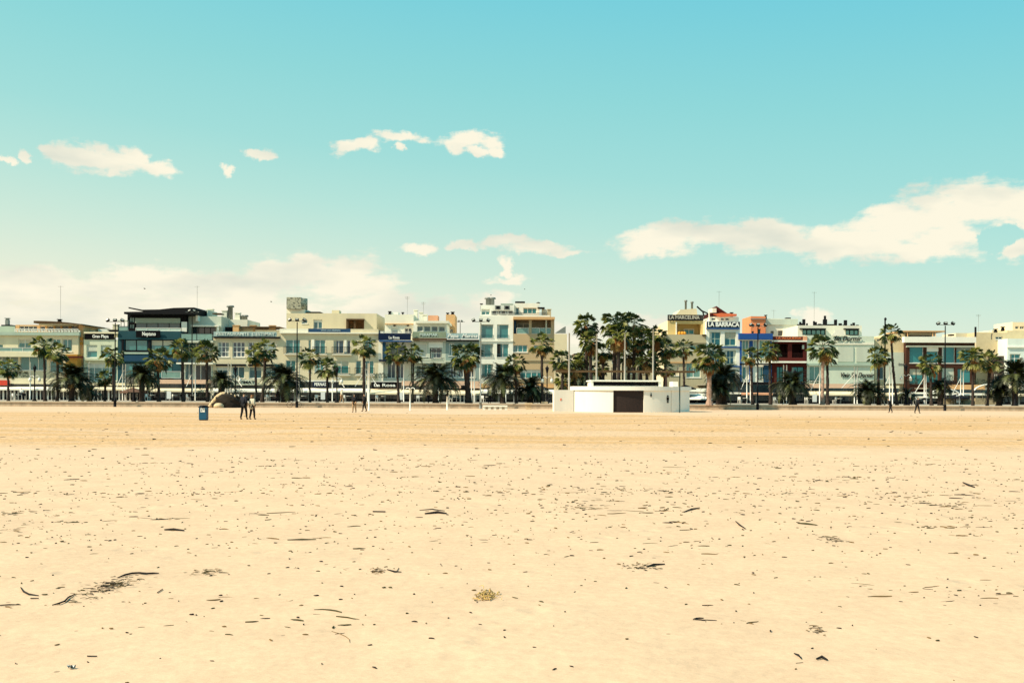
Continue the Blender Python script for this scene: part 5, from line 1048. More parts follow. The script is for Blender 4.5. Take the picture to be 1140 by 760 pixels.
# tall white poles and the dark rail of the sun shade frame by the toilet block
FY = 104.0
def frame():
    c = C_(FY, 697); t = thing('shade_frame', 'row of tall white masts joined by a dark horizontal rail behind the toilet block', 'shade frame', (c.x(697), FY, 0))
    for px, yt in ((633.5, 371), (664, 372), (695.5, 371.5), (727, 366)):
        MB().tube([(c.x(px), FY, 0), (c.x(px), FY, c.z(yt))], [0.11, 0.075], 10).build('mast', mat('weathered white mast', (0.36, 0.33, 0.28), 0.6), t)
    MB().box(c.x(618.5), c.x(774), FY+0.15, FY+0.4, c.z(414.6), c.z(412.2)).build('rail', ROOFB, t)
    mb = MB()
    for px in (620, 632, 664, 681, 695.5, 711, 727, 742, 755, 764, 768): mb.box(c.x(px)-0.03, c.x(px)+0.03, FY+0.2, FY+0.35, c.z(411.9), c.z(408.5))
    for px in (681, 711, 742): mb.box(c.x(px)-0.04, c.x(px)+0.04, FY+0.2, FY+0.35, 0, c.z(414.7))
    mb.build('bracket', mat('rusty steel', (0.07, 0.04, 0.03), 0.8), t)
frame()
def beach_pole(px, yt, Y, label, arms=0, r=0.07):
    c = C_(Y, px); x = c.x(px); zt = c.z(yt); t = thing('beach_shower' if arms else 'white_post', label, 'shower post' if arms else 'post', (x, Y, 0))
    MB().tube([(x, Y, 0), (x, Y, zt)], r, 8).build('pole', WMET, t)
    if arms:
        for s in (-1, 1): MB().tube([(x, Y, zt-0.1), (x+s*0.2, Y, zt+0.05), (x+s*0.42, Y, zt), (x+s*0.45, Y, zt-0.15)], 0.05, 6).build('shower_arm', WMET, t)
beach_pole(410.8, 404, 100, 'tall white pole standing in the sand beside the person in dark clothes')
beach_pole(456.7, 432, 101, 'white shower post with two curved arms in the sand', 1)
beach_pole(498, 441, 105, 'short white post in the sand below the thick trunked palm', 0, 0.09)

# ------------------------------------------------------------------ toilet block
def toilet():
    Yf = 97.0; c = C_(Yf, 705); cx = c.x(706.5); hw = (c.x(772)-c.x(641))/2; Rr = hw/math.sin(R(40)); cy = Yf + Rr
    t = thing('toilet_block', 'low white curved public toilet block with brown door and black figure signs', 'toilet block', (cx, Yf, 0))
    ztop = c.z(434.5)
    def arc(a0, a1, z0, z1, r_, n, th, name, m):
        mb = MB(); vs = []
        for i in range(n+1):
            a = a0 + (a1-a0)*i/n
            for rr in (r_, r_-th):
                for z in (z0, z1): vs.append((cx + rr*math.sin(a), cy - rr*math.cos(a), z))
        fs = []
        for i in range(n):
            o = i*4; p = o+4; fs += [(o, p, p+1, o+1), (o+2, o+3, p+3, p+2), (o+1, p+1, p+3, o+3), (o, o+2, p+2, p)]
        fs += [(0, 1, 3, 2), (n*4, n*4+2, n*4+3, n*4+1)]
        mb.add(vs, fs, 0, False); return mb.build(name, m, t)
    aof = lambda px: math.asin(max(-1, min(1, (c.x(px)-cx)/Rr)))
    wm_ = mat('toilet block render', (0.78, 0.75, 0.66), 0.85, 0.07, 0.8, streak=True)
    arc(aof(641), aof(683), -0.2, ztop, Rr, 20, 0.35, 'wall', wm_); arc(aof(717), aof(748.5), -0.2, ztop, Rr, 16, 0.35, 'wall', wm_); arc(aof(749), aof(772), -0.2, ztop, Rr, 12, 0.35, 'wall', wm_)
    arc(aof(683.05), aof(716.95), 0, ztop-0.02, Rr-0.2, 12, 0.1, 'door', mat('brown slatted door', (0.018, 0.009, 0.007), 0.6, 0.5, 6)); arc(aof(748.55), aof(748.95), 0, ztop, Rr-0.15, 1, 0.1, 'joint', DARK)
    # roof slabs
    def disc(z0, z1, r_, a0, a1, name, m, yb=4.5):
        mb = MB(); n = 40; pts = [(cx + r_*math.sin(a0+(a1-a0)*i/n), cy - r_*math.cos(a0+(a1-a0)*i/n)) for i in range(n+1)]; pts += [(pts[-1][0], Yf+Rr*0.3+yb), (pts[0][0], Yf+Rr*0.3+yb)]
        m_ = len(pts); mb.add([(x, y, z0) for x, y in pts] + [(x, y, z1) for x, y in pts], [tuple(range(m_))[::-1], tuple(range(m_, 2*m_))] + [(i, (i+1) % m_, m_+(i+1) % m_, m_+i) for i in range(m_)]); return mb.build(name, m, t)
    disc(ztop+0.003, c.z(430), Rr+0.12, aof(640), aof(773), 'roof_slab', wm_)
    z0 = c.z(430)+0.01; Yu = Yf+2.5; cu = C_(Yu, 705)
    MB().box(cu.x(659), cu.x(734.5), Yu+0.3, Yu+6, z0, cu.z(424.5)).build('roof_lantern', wm_, t)
    MB().box(cu.x(657.5), cu.x(736), Yu-0.1, Yu+6.2, cu.z(424.4), cu.z(423)).build('lantern_roof', WHITE, t); MB().box(cu.x(661), cu.x(733), Yu+0.24, Yu+0.29, cu.z(429), cu.z(425.2)).build('clerestory', BLACK, t)
    MB().box(cu.x(657.6), cu.x(660.6), Yu+0.0, Yu+0.25, cu.z(430), cu.z(424.5)).box(cu.x(733.2), cu.x(736), Yu+0.0, Yu+0.25, cu.z(430), cu.z(424.5)).build('jamb', WHITE, t)
    MB().box(cu.x(747), cu.x(753), Yu-1, Yu+1, z0, cu.z(424.5)).build('roof_box', wm_, t)
    # flanking boxes
    MB().box(c.x(618), c.x(640.3), Yf+2.1, Yf+6, -0.2, c.z(434.2)).build('annex_wall', mat('annex render', (0.66, 0.63, 0.55), 0.85, 0.1, 0.8, streak=True), t)
    MB().box(c.x(640.35), c.x(641.0), Yf+2.3, Yf+5.8, -0.2, c.z(434.5)).build('gap', DARK, t)
    # figures: woman and man
    def fig(px, zc, h, woman):
        a = aof(px); x = cx + (Rr+0.02)*math.sin(a); y = cy - (Rr+0.02)*math.cos(a)
        mb = MB(); mb.prism([(0.13*h*math.cos(k*math.tau/10), 0.40*h+0.11*h*math.sin(k*math.tau/10)) for k in range(10)], -0.02, 0)
        if woman: mb.prism([(-0.08*h, 0.26*h), (0.08*h, 0.26*h), (0.24*h, -0.16*h), (-0.24*h, -0.16*h)][::-1], -0.02, 0)
        else: mb.prism([(-0.17*h, 0.26*h), (0.17*h, 0.26*h), (0.17*h, -0.14*h), (-0.17*h, -0.14*h)][::-1], -0.02, 0)
        for s in (-1, 1): mb.prism([(s*0.07*h-0.045*h, -0.15*h), (s*0.07*h+0.045*h, -0.15*h), (s*0.07*h+0.045*h, -0.5*h), (s*0.07*h-0.045*h, -0.5*h)], -0.02, 0)
        M = Matrix.Translation((x, y, zc)) @ Matrix.Rotation(a, 4, 'Z'); mb.v = [tuple(M @ Vector(p)) for p in mb.v]; mb.build('pictogram', BLACK, t)
    fig(725, c.z(439.5), 0.42, True); fig(744.5, c.z(444), 0.75, False)
    mb = MB(); x = c.x(625.5); z = c.z(445); mb.prism([(x-0.06, z-0.12), (x+0.05, z-0.1), (x+0.1, z+0.02), (x+0.02, z+0.14), (x-0.05, z+0.05)], Yf+2.07, Yf+2.1); mb.build('painted_mark', TERRA, t)
toilet()

# ------------------------------------------------------------------ small things at the sand edge
def bin_():
    x, Y = ground_xy(226.7, 467.6); k = Y/F
    t = thing('litter_bin', 'blue beach litter bin with a white notice, on the sand left of the couple', 'litter bin', (x, Y, 0))
    w = 0.24; H = 16.5*k
    MB().box(x-w, x+w, Y-w, Y+w, 0.06, H*0.86).build('body', mat('blue bin paint', (0.008, 0.085, 0.16), 0.5, 0.15), t)
    MB().lathe(x, Y, [(0.36, H*0.86), (0.36, H*0.9), (0.24, H), (0.05, H)], 4, smooth=False).build('lid', DARK, t)
    MB().box(x-w+0.02, x+w-0.02, Y-w+0.02, Y+w-0.02, 0, 0.06).build('base', DARK, t)
    MB().box(x-0.13, x+0.15, Y-w-0.012, Y-w-0.002, H*0.55, H*0.82).build('notice', LETTER, t)
    MB().box(x-0.07, x-0.03, Y-w-0.02, Y-w-0.013, H*0.6, H*0.77).box(x+0.02, x+0.1, Y-w-0.02, Y-w-0.013, H*0.7, H*0.75).build('notice_mark', mat('blue bin paint', (0, 0, 0)), t)
bin_()
def sculpture():
    Y = 112.8; c = C_(Y, 250); x = c.x(252); t = thing('sand_sculpture', 'large dark mound of worked sand with pale left edge by the promenade wall', 'sand sculpture', (x, Y, 0))
    r = random.Random(5); mb = MB(); n = 28; m_ = 14; vs = []
    for j in range(m_+1):
        ph = j/m_*math.pi/2
        for i in range(n):
            a = i/n*math.tau; ns = 1 + 0.09*math.sin(a*5+j) + 0.06*math.sin(a*11+2*j) + r.uniform(-.03, .03)
            vs.append((x + (1.72*math.cos(a)*ns)*math.cos(ph)**0.7, Y + 1.0*math.sin(a)*ns*math.cos(ph)**0.7, (1.62+0.06*math.sin(3*a))*math.sin(ph)**0.85*(1+0.04*math.sin(a*7+j))))
    mb.add(vs, [(j*n+i, j*n+(i+1) % n, (j+1)*n+(i+1) % n, (j+1)*n+i) for j in range(m_) for i in range(n)], 0, True)
    mb.build('mound', mat('shaded brown sand', (0.022, 0.016, 0.010), 0.95, 0.35, 3, bump=0.6), t)  # mound colour darkened to carry the shade on its near face
    mb = MB()
    for k in range(13):
        tt = k/12; px = 233.5 + 17*tt; pz = 1.75*math.sin(tt*math.pi/2)**0.9; xx = c.x(px); s = 0.25*r.uniform(.7, 1.2)
        mb.lathe(xx, Y-0.55+0.3*tt, [(s, max(0, pz-0.5)), (s*0.9, pz-0.15), (s*0.4, pz+0.05)], 7)  # pale row along the left draws the mound's sunlit edge in colour
    for p, q in ((258,438.3),(262,439.5),(254,437.8)): mb.lathe(c.x(p), Y-0.2, [(0.16, c.z(q+2)), (0.12, c.z(q+.5)), (0.04, c.z(q-0.6))], 7)
    mb.build('turret', mat('pale sculpted sand', (0.62, 0.46, 0.27), 0.95, 0.3, 4, bump=0.5), t)
    MB().lathe(c.x(247), Y-1.15, [(0.6, 0), (0.55, 0.3), (0.35, 0.5), (0.1, 0.55)], 12).build('sand_bank', mat('pale sculpted sand', (0, 0, 0)), t)
sculpture()
def bench(px0, px1, y0, y1, Y, label, legs=True, m=None):
    c = C_(Y, (px0+px1)/2); z0 = 0 if Y < WY else GZ; t = thing('bench', label, 'bench', (c.x((px0+px1)/2), Y, z0)); X0, X1 = c.x(px0), c.x(px1); z1 = c.z(y0); m = m or WHITE
    MB().box(X0, X1, Y-0.35, Y+0.35, z1-0.16, z1).build('seat', m, t); mb = MB(); n = 5
    for i in range(n):
        x = X0+0.15+(X1-X0-0.3)*i/(n-1); mb.box(x-0.14, x+0.14, Y-0.28, Y+0.28, z0, z1-0.165)
    mb.build('support', m, t)
    MB().box(X0+0.3, X1-0.3, Y+0.1, Y+0.3, z0+0.1, z1-0.17).build('back_panel', m, t)
bench(537.5, 565, 451, 457, 106, 'long low white bench block on the sand below the tall white block')
bench(816, 829, 451.8, 455, 117, 'pale bench on the promenade wall right of the very full fan palm')
def vase(px, y0, Y, w, label):
    c = C_(Y, px); x = c.x(px); z0 = 0 if Y < WY else GZ; z1 = c.z(y0)
    t = thing('planter', label, 'planter', (x, Y, z0)); m = mat('tan concrete', (0.55, 0.42, 0.26), 0.9, 0.2, 3)
    MB().box(x-w*0.75, x+w*0.75, Y-w*0.75, Y+w*0.75, z0, z1-0.22).build('body', m, t); MB().box(x-w, x+w, Y-w, Y+w, z1-0.2, z1).build('rim', m, t)
vase(588.5, 448.2, 111, 0.42, 'square tan planter with a wide rim on the sand left of the toilet block'); vase(606.5, 447, 117, 0.36, 'smaller tan planter behind the wall right of the tall dark trunked palm')
def bicycle(px, Y, label):
    c = C_(Y, px); x = c.x(px); z0 = 0 if Y < WY else GZ; t = thing('bicycle', label, 'bicycle', (x, Y, z0)); 
    for s in (-0.52, 0.52):
        rim = [(x+s+0.33*math.cos(k*math.tau/18), Y, z0+0.34+0.33*math.sin(k*math.tau/18)) for k in range(19)]
        w_ = MB().tube(rim, 0.022, 5, cap=False).build('wheel', DARK, t)
        mb = MB(); [mb.tube([(x+s, Y, z0+0.34), (x+s+0.32*math.cos(k*math.tau/9), Y, z0+0.34+0.32*math.sin(k*math.tau/9))], 0.004, 3) for k in range(9)]; mb.build('spokes', GREYMET, w_)
    P = lambda a, b: (x+a, Y, z0+b)
    mb = MB(); 
    for a, b in ((P(-.52,.34),P(-.05,.30)),(P(-.05,.30),P(-.2,.85)),(P(-.52,.34),P(-.16,.72)),(P(-.05,.30),P(.38,.75)),(P(-.17,.76),P(.36,.82)),(P(.35,.9),P(.52,.34))): mb.tube([a, b], 0.02, 6)
    mb.build('frame', mat('bicycle paint', (0.02, 0.03, 0.05), 0.4), t); MB().box(x-.32, x-.08, Y-.07, Y+.07, z0+.86, z0+.92).build('saddle', BLACK, t); MB().tube([(x+.34, Y-.26, z0+1.0), (x+.34, Y, z0+.94), (x+.34, Y+.26, z0+1.0)], 0.016, 6).tube([(x+.34, Y, z0+.94), (x+.35, Y, z0+.85)], 0.016, 6).build('handlebar', DARK, t)
bicycle(327.5, 114.9, 'dark bicycle leaning at the foot of the floodlight of the beige block'); bicycle(613.5, 117.5, 'dark bicycle on the promenade left of the toilet block annex')
# low promenade clutter: table pieces, signs and clumps as shrubs between the palms
def shrub(px, py, w, h, Y, label, m=None):
    c = C_(Y, px); x = c.x(px); zt = c.z(py); r = random.Random(int(px)); t = thing('shrub', label, 'shrub', (x, Y, zt-h*0.5), 'planted shrubs on the terraces')
    mb = MB()
    for i in range(260):
        a = r.uniform(0, math.tau); e = r.uniform(-1.2, 1.5); q = r.uniform(.55, 1)
        p = Vector((x+w*q*math.cos(a)*math.cos(e), Y+0.5*w*q*math.sin(a)*math.cos(e), zt+h*q*math.sin(e)*0.5)); d = Vector((r.uniform(-1, 1), r.uniform(-1, 1), r.uniform(-1, 1)))*0.13; d2 = Vector((r.uniform(-1, 1), r.uniform(-1, 1), r.uniform(-1, 1)))*0.13
        mb.add([p, p+d, p+d2], [(0, 1, 2)], 0)
    mb.build('foliage', m or SHRUB, t)
    st = MB()
    for i in range(5): st.tube([(x+(i-2)*w*0.2, Y, zt-h*0.5), (x+(i-2)*w*0.3, Y, zt+h*0.2)], 0.02, 4)
    st.build('stem', TRUNK, t)
for a in ((28,417,1.2,.9,143,'dark shrub on the far left terrace roof'),(20,413,.7,1.0,143,'round topped shrub on the far left terrace'),(241,419,1.5,.8,143,'shrub strip on the roof left of the gridded window house'),(262,420,1.4,.7,143,'shrub strip on the roof under the gridded windows'),(300,421,1.4,.7,143,'shrub strip beside the beige block corner'),(425,418,1.6,.8,143,'shrub under the navy balcony house'),(545,418,1.6,.9,143,'shrub on the terrace roof of the tall white block'),(595,421,1.3,.7,143,'shrub on the roof before the tan block'),(812,424,1.6,1.,143,'dark shrub under the blue trimmed house'),(850,420,1.4,.9,143,'shrub on the blue fascia building terrace'),(905,425,1.4,.7,143,'shrub left of the pale trunked palm'),(1018,424,1.9,.9,143,'shrub under the brown framed building\'s left bay'),(1060,421,1.6,1.,143,'shrub below the brown framed building\'s middle bay'),(1092,425,1.6,.8,143,'shrub by the twin crowned palms'),(224,438,1.3,1.6,139,'round dark bush left of the sand sculpture'),(264,438,1.3,1.2,118,'dark bush just behind the sand sculpture')): shrub(*a)
for a in ((148,431,1.9,.9,'brown parasol in front of the teal hotel terrace',mat('brown canvas', (0.12, 0.06, 0.035), 0.9)),(600,431,1.8,.7,'pale parasol on the tan block terrace',AWC),(763,428,1.5,.9,'dark parasol behind the right end of the toilet block',DARK),(1066,438,1.7,.9,'dark parasol before the stone fronted terrace',DARK),(777,438,2.0,.9,'white edged parasol right of the toilet block',WCANVAS)):
    c = C_(139.3, a[0]); h = c.z(a[1])-GZ; parasol(c.x(a[0]), 139.3, GZ, a[2], h, a[5], a[4], 'terrace parasols')
def arch(px, Y, w, py, label):
    c = C_(Y, px); x = c.x(px); zt = c.z(py); t = thing('arched_frame', label, 'awning frame', (x, Y, GZ)); n = 12
    mb = MB(); mb.tube([(x+w*math.cos(math.pi*k/n), Y, zt-w*0.42+w*0.42*math.sin(math.pi*k/n)) for k in range(n+1)], 0.11, 6); mb.build('arch', WMET, t)
    mb = MB(); [mb.tube([(x+s*w, Y, GZ), (x+s*w, Y, zt-w*0.42)], 0.05, 6) for s in (-1, 1)]; mb.build('post', GREYMET, t)
arch(1105, 137, 2.6, 427.5, 'white arched awning frame left of the right edge date palm'); arch(590, 137, 2.2, 429, 'white arched awning frame before the tan block'); arch(1052, 137, 2.0, 433, 'white arched awning frame behind the heavy skirted fan palm')

# ------------------------------------------------------------------ people
def skinned(name, pts, edges, rad, m, parent, sub=1, root=0):
    me = bpy.data.meshes.new(name); me.from_pydata([tuple(p) for p in pts], edges, []); ob = bpy.data.objects.new('tmp', me); COL.objects.link(ob)
    md = ob.modifiers.new('s', 'SKIN'); md.use_smooth_shade = True
    if sub: ms = ob.modifiers.new('d', 'SUBSURF'); ms.levels = sub; ms.render_levels = sub
    for i, v in enumerate(me.skin_vertices[0].data):
        r = rad[i]; v.radius = (r, r) if isinstance(r, (int, float)) else r; v.use_root = (i == root)
    dg = bpy.context.evaluated_depsgraph_get(); nm_ = bpy.data.meshes.new_from_object(ob.evaluated_get(dg)); bpy.data.objects.remove(ob)
    nm_.name = name; nm_.materials.clear(); nm_.materials.append(m)
    for p in nm_.polygons: p.use_smooth = True
    o = bpy.data.objects.new(name, nm_); COL.objects.link(o)
    if parent: o.parent = parent
    return o
SKIN = mat('skin', (0.42, 0.24, 0.15), 0.6, 0.0)
def person(label, x, y, z0, H, facing, coat, legs, hair, stride=0.2, skirt=False, arm=(0.1, 0.1), lean=0.0, hairlong=False, group=None, seated=False, elbow=0.5):
    t = thing('person', label, 'person', (x, y, z0), group); t.rotation_euler = (0, 0, facing); s = H/1.75
    V = lambda a, b, c: Vector((a*s, b*s, c*s))   # a right, b forward, c up
    ln = lean; st = stride
    pel = V(0, 0, .95); ch = V(0, ln*.5, 1.28); nk = V(0, ln, 1.48); hd = V(0, ln+.02, 1.60); tp = V(0, ln+.02, 1.69)
    J = {'pel': pel, 'wst': V(0, ln*.2, 1.08), 'ch': ch, 'nk': nk, 'hd': hd, 'tp': tp}
    for sd, q in (('L', -1), ('R', 1)):
        f = st*q
        J['hip'+sd] = V(.10*q, 0, .92); J['kn'+sd] = V(.11*q, f*.5+.03, .50); J['an'+sd] = V(.11*q, f-.02, .09); J['to'+sd] = V(.12*q, f+.14, .035)
        J['sh'+sd] = V(.19*q, ln*.9, 1.41); J['el'+sd] = V((.24+.04*elbow)*q, ln*.6-.05+arm[0]*-q*.5, 1.13); J['wr'+sd] = V(.22*q, ln*.4+.08*elbow*2+arm[1]*-q, .90+.14*elbow)
        J['ha'+sd] = J['wr'+sd] + V(0, .02, -.07)
    names = list(J); idx = {n: i for i, n in enumerate(names)}; pts = [J[n] for n in names]
    rad = {'pel': .13, 'wst': .12, 'ch': .14, 'nk': .055, 'hd': .088, 'tp': .065}
    for sd in 'LR': rad.update({'hip'+sd: .085, 'kn'+sd: .055, 'an'+sd: .038, 'to'+sd: .03, 'sh'+sd: .06, 'el'+sd: .042, 'wr'+sd: .03, 'ha'+sd: .034})
    ed = [('pel','wst'),('wst','ch'),('ch','nk'),('nk','hd'),('hd','tp')]
    for sd in 'LR': ed += [('pel','hip'+sd),('hip'+sd,'kn'+sd),('kn'+sd,'an'+sd),('an'+sd,'to'+sd),('ch','sh'+sd),('sh'+sd,'el'+sd),('el'+sd,'wr'+sd),('wr'+sd,'ha'+sd)]
    rr = [rad[n]*s for n in names]; ee = [(idx[a], idx[b]) for a, b in ed]
    # five fingers on each hand and a nose
    for sd, q in (('L', -1), ('R', 1)):
        h = J['ha'+sd]
        for k in range(5):
            off = (k-1.5)*.018 if k < 4 else -.02
            b1 = h + V(0, off, -.05 + (.0 if k < 4 else .03)); b2 = b1 + V(-.01*q, .012 if k == 4 else 0, -.045 + (.012 if k in (0, 3) else 0) + (.02 if k == 4 else 0))
            pts += [b1, b2]; rr += [.009*s, .007*s]; ee += [(idx['ha'+sd], len(pts)-2), (len(pts)-2, len(pts)-1)]
    pts.append(hd + V(0, .105, -.005)); rr.append(.014*s); ee.append((idx['hd'], len(pts)-1))
    skinned('body', pts, ee, rr, SKIN, t, 1)
    # clothes are shells round the same joints
    cj = ['pel','wst','ch','shL','shR','elL','elR','wrL','wrR']; ci = {n: i for i, n in enumerate(cj)}
    cr_ = [.18 if skirt else .175, .165, .185, .10, .10, .075, .075, .058, .058]; cp = [J[n] for n in cj]; ce = [(0,1),(1,2),(2,3),(2,4),(3,5),(4,6),(5,7),(6,8)]
    if skirt: cp.append(V(0, 0, .72)); cr_.append(.20); ce.append((0, 9))
    skinned('coat', cp, ce, [q*s for q in cr_], coat, t, 1)
    lj = ['pel','hipL','hipR','knL','knR','anL','anR']; skinned('trousers', [J[n] for n in lj], [(0,1),(0,2),(1,3),(2,4),(3,5),(4,6)], [q*s for q in (.155,.115,.115,.08,.08,.06,.06)], legs, t, 1)
    for sd in 'LR': skinned('shoe', [J['an'+sd]+V(0, -.03, -.035), J['to'+sd]], [(0, 1)], [.05*s, .04*s], BLACK, t, 1)
    hp = [hd+V(0, -.02, .04), tp+V(0, -.01, .01)]; hr = [.098*s, .082*s]
    if hairlong: hp.append(nk+V(0, -.07, .0)); hr.append(.07*s)
    skinned('hair', hp, [(0, 1)] + ([(0, 2)] if hairlong else []), hr, hair, t, 1)
    mb = MB()
    for q in (-1, 1): mb.lathe(.035*q*s, hd.y+.086*s, [(.004*s, hd.z+.002*s), (.009*s, hd.z+.01*s), (.004*s, hd.z+.018*s)], 6)
    o = mb.build('eyes', BLACK); o.parent = t
    return t
HB = mat('dark brown hair', (0.03, 0.015, 0.008), 0.6, 0.1); HL = mat('light brown hair', (0.22, 0.11, 0.045), 0.6, 0.1)
navy = mat('dark navy cloth', (0.008, 0.010, 0.018), 0.9, 0.1); black = mat('black cloth', (0.006, 0.006, 0.008), 0.9, 0.1); ivory = mat('pale grey wool', (0.55, 0.50, 0.38), 0.9, 0.2, 12); tanc = mat('tan cloth', (0.35, 0.22, 0.12), 0.9, 0.1)
x, y = ground_xy(271.5, 466.6); person('man in black jacket and trousers walking on the sand, hand at his side', x, y, SH(x, y), 1.80, R(-25), navy, black, HB, 0.17, group=None, elbow=1.0)
x, y = ground_xy(280.8, 466.6); person('woman in a pale coat and dark leggings walking close beside the man in black', x, y, SH(x, y), 1.66, R(-35), ivory, black, HL, 0.12, skirt=True, hairlong=True)
x, y = ground_xy(394.5, 459.3); person('person in black seen from behind near the tall white pole on the sand', x, y, SH(x, y), 1.68, R(170), black, tanc, HB, 0.12, skirt=True)
x, y = ground_xy(405.8, 458.0); person('person in dark clothes standing in the shade of the tall palm by the white pole', x, y, SH(x, y), 1.7, R(100), black, black, HB, 0.18)
def P_(px, py, Y, *a, **k): c = C_(Y, px); person(a[0], c.x(px), Y, GZ, 1.7*(1 if len(a) < 7 else 1), *a[1:], **k)
P_(309, 453, 116.6, 'person in black walking the promenade before the silver lit date palm', R(80), black, black, HB, stride=.25)
P_(380.5, 450, 118.5, 'person in pale clothes on the promenade right of the lantern lamp', R(-60), ivory, tanc, HL, stride=.2)
P_(477, 450, 119.5, 'person in pale top standing left of the date palm at the arched windows', R(30), ivory, navy, HB)
P_(545, 450, 119.5, 'person in pale blue sitting height behind the white bench block', R(0), mat('pale blue cloth', (0.3, 0.42, 0.45), 0.9), navy, HB)
x, y = ground_xy(991.5, 459.5); person('person in dark jacket bending forward at the sand edge near the tall leaning palm', x, y, SH(x, y), 1.45, R(60), black, black, HB, .2, lean=.22)
x, y = ground_xy(1021, 459.8); person('person in black leaning forward at the sand edge before the brown framed building', x, y, SH(x, y), 1.6, R(-70), black, black, HB, .22, lean=.15)
P_(983, 452, 118, 'person in pale trousers on the promenade by the thin dark column', R(90), ivory, ivory, HB)
P_(1013, 452, 118.5, 'person with a pale top right of the lantern lamp on the promenade', R(-90), ivory, navy, HL)
P_(236.5, 446, 136, 'person in white far back on the terrace left of the mound', R(0), ivory, ivory, HB)
P_(24, 446, 139.5, 'person in white waiting at the far left glazed terrace', R(0), mat('pale cloth', (0.7, 0.68, 0.6), 0.9), navy, HB)

# gulls
def gull(px, py, Y, sp, label):
    c = C_(Y, px); x, z = c.x(px), c.z(py); t = thing('bird', label, 'bird', (x, Y, z)); mb = MB(); mb.tube([(x-.22, Y, z), (x-.1, Y, z+.02), (x+.1, Y, z+.02), (x+.25, Y, z-.02)], [.02, .07, .07, .015], 6); mb.build('body', DARK, t)
    for s in (-1, 1): MB().add([(x-.1, Y, z+.03), (x+.12, Y, z+.03), (x+.05*sp, Y+s*.35, z+.2), (x-.05, Y+s*.75, z+.1)], [(0, 1, 2), (0, 2, 3)]).build('wing', DARK, t)
    t.scale = (0.55, 0.55, 0.55)
gull(160.5, 321.5, 135, 1, 'dark bird flying above the dark teal hotel'); gull(583.5, 322, 160, -1, 'tiny dark bird high over the tan block'); gull(301.5, 336, 140, 1, 'tiny dark bird left of the mesh tower')
gull(546, 328.5, 160, 1, 'tiny dark bird above the twin flues of the white block')

# ------------------------------------------------------------------ litter of reeds on the sand
REED = mat('dry reed', (0.17, 0.11, 0.045), 0.9, 0.3, 6); WOOD = mat('dark driftwood', (0.014, 0.010, 0.009), 0.9, 0.4, 8); WEED = mat('olive weed', (0.06, 0.055, 0.02), 0.9, 0.3, 8)
def stick(mb, x, y, L_, a, r_, rr, mi=0, bend=0.22, z=0.0, lift=0.0):
    n = 4; p = []; cx, cy = x, y; aa = a
    for k in range(n+1):
        p.append((cx, cy, SH(cx, cy) + z + r_*0.7 + lift*math.sin(math.pi*k/n) + rr.uniform(0, r_)*0.3)); cx += math.cos(aa)*L_/n; cy += math.sin(aa)*L_/n; aa += rr.uniform(-bend, bend)*2
    mb.tube(p, [r_*0.7, r_, r_*0.95, r_*0.75, r_*0.3], 5, mi, True, True)
def litter():
    r = random.Random(11); mb = MB(); cl_ = []
    def dens(py): return 1
    # clusters laid out along old tide lines
    lines = [(12.6, .7, 40), (15.0, 0.9, 62), (17.2, 1.0, 60), (19.4, 0.8, 100), (22.5, 1.4, 70), (26.5, 1.6, 50), (10.4, 0.9, 22), (8.4, .8, 9)]
    for (yy, sg, n) in lines:
        for i in range(n):
            hwid = yy*0.66; x = hwid*(2*((i + r.random())/n) - 1); y = yy + r.gauss(0, sg); m_ = int(r.expovariate(1/6.0)) + 1; sp = r.uniform(0.08, 0.5)*(yy/15)**0.5
            big_ = r.random() < .25
            for k in range(m_):
                px = x + r.gauss(0, sp*1.8); py = y + r.gauss(0, sp*0.7); L_ = min(0.5, 0.012 + r.expovariate(1/(0.075 if big_ else 0.03))) * (0.7 + yy/45)
                stick(mb, px, py, L_, r.gauss(0, 0.5) + (math.pi if r.random() < .5 else 0), min(r.uniform(0.002, 0.008), L_*.22+.001)*(0.7+yy/32), r, r.choice((0, 0, 0, 1, 1, 2, 2, 2)), z=-r.uniform(0, .002), lift=r.uniform(0, .002))
    for i in range(1100):
        y = 6.5 + 24*r.random()**0.8; x = r.uniform(-0.62, 0.62)*y; L_ = r.uniform(0.01, 0.07); 
        stick(mb, x, y, L_*(0.5 + y/30), r.uniform(0, 6.28), r.uniform(0.004, 0.009)*(0.6+y/30), r, r.choice((0, 1, 1, 2)))
    for i in range(260):      # specks on the raked band
        y = r.uniform(32, 90); x = r.uniform(-0.6, 0.6)*y; stick(mb, x, y, r.uniform(0.05, 0.25), r.gauss(0, .6), r.uniform(0.010, 0.02), r, r.choice((1, 2, 2)))
    tag(mb.build('beach_litter', [REED, WOOD, WEED]), 'scattered dry reed bits and dark weed over the sand', kind='stuff')
litter()
def driftwood(label, segs, px, py, cat='driftwood', m=None, name='driftwood', z=0):
    """segs: list of ([(dx px, dy px)...], radius px) drawn on the ground around px, py"""
    x0, y0 = ground_xy(px, py); k = y0/F; mb = MB()
    for path, rp in segs:
        pts = [ground_xy(px+a, py+b) for a, b in path]; n = len(pts)
        mb.tube([(p[0], p[1], SH(p[0], p[1]) + rp*k*0.7 + 0.002 + (0.006 if 0 < i < n-1 else 0)) for i, p in enumerate(pts)], [rp*k*(1.15 if i not in (0, n-1) else .6) for i in range(n)], 6)
    o = mb.build(name, m or WOOD, None, (x0, y0, 0)); return tag(o, label, cat)
driftwood('long dark curved driftwood branch above the left reed heap', [([(0,5),(8,2.5),(16,.6),(24,.2),(32,1.0),(39,.7),(46,0)], .95)], 131, 639)
driftwood('dark knotted stick pointing left below the left reed heap', [([(0,3.5),(7,2.5),(14,0),(18,-4),(25,-8)], .85), ([(14,0),(20,-1.2),(25,-1.5)], .4)], 58, 670)
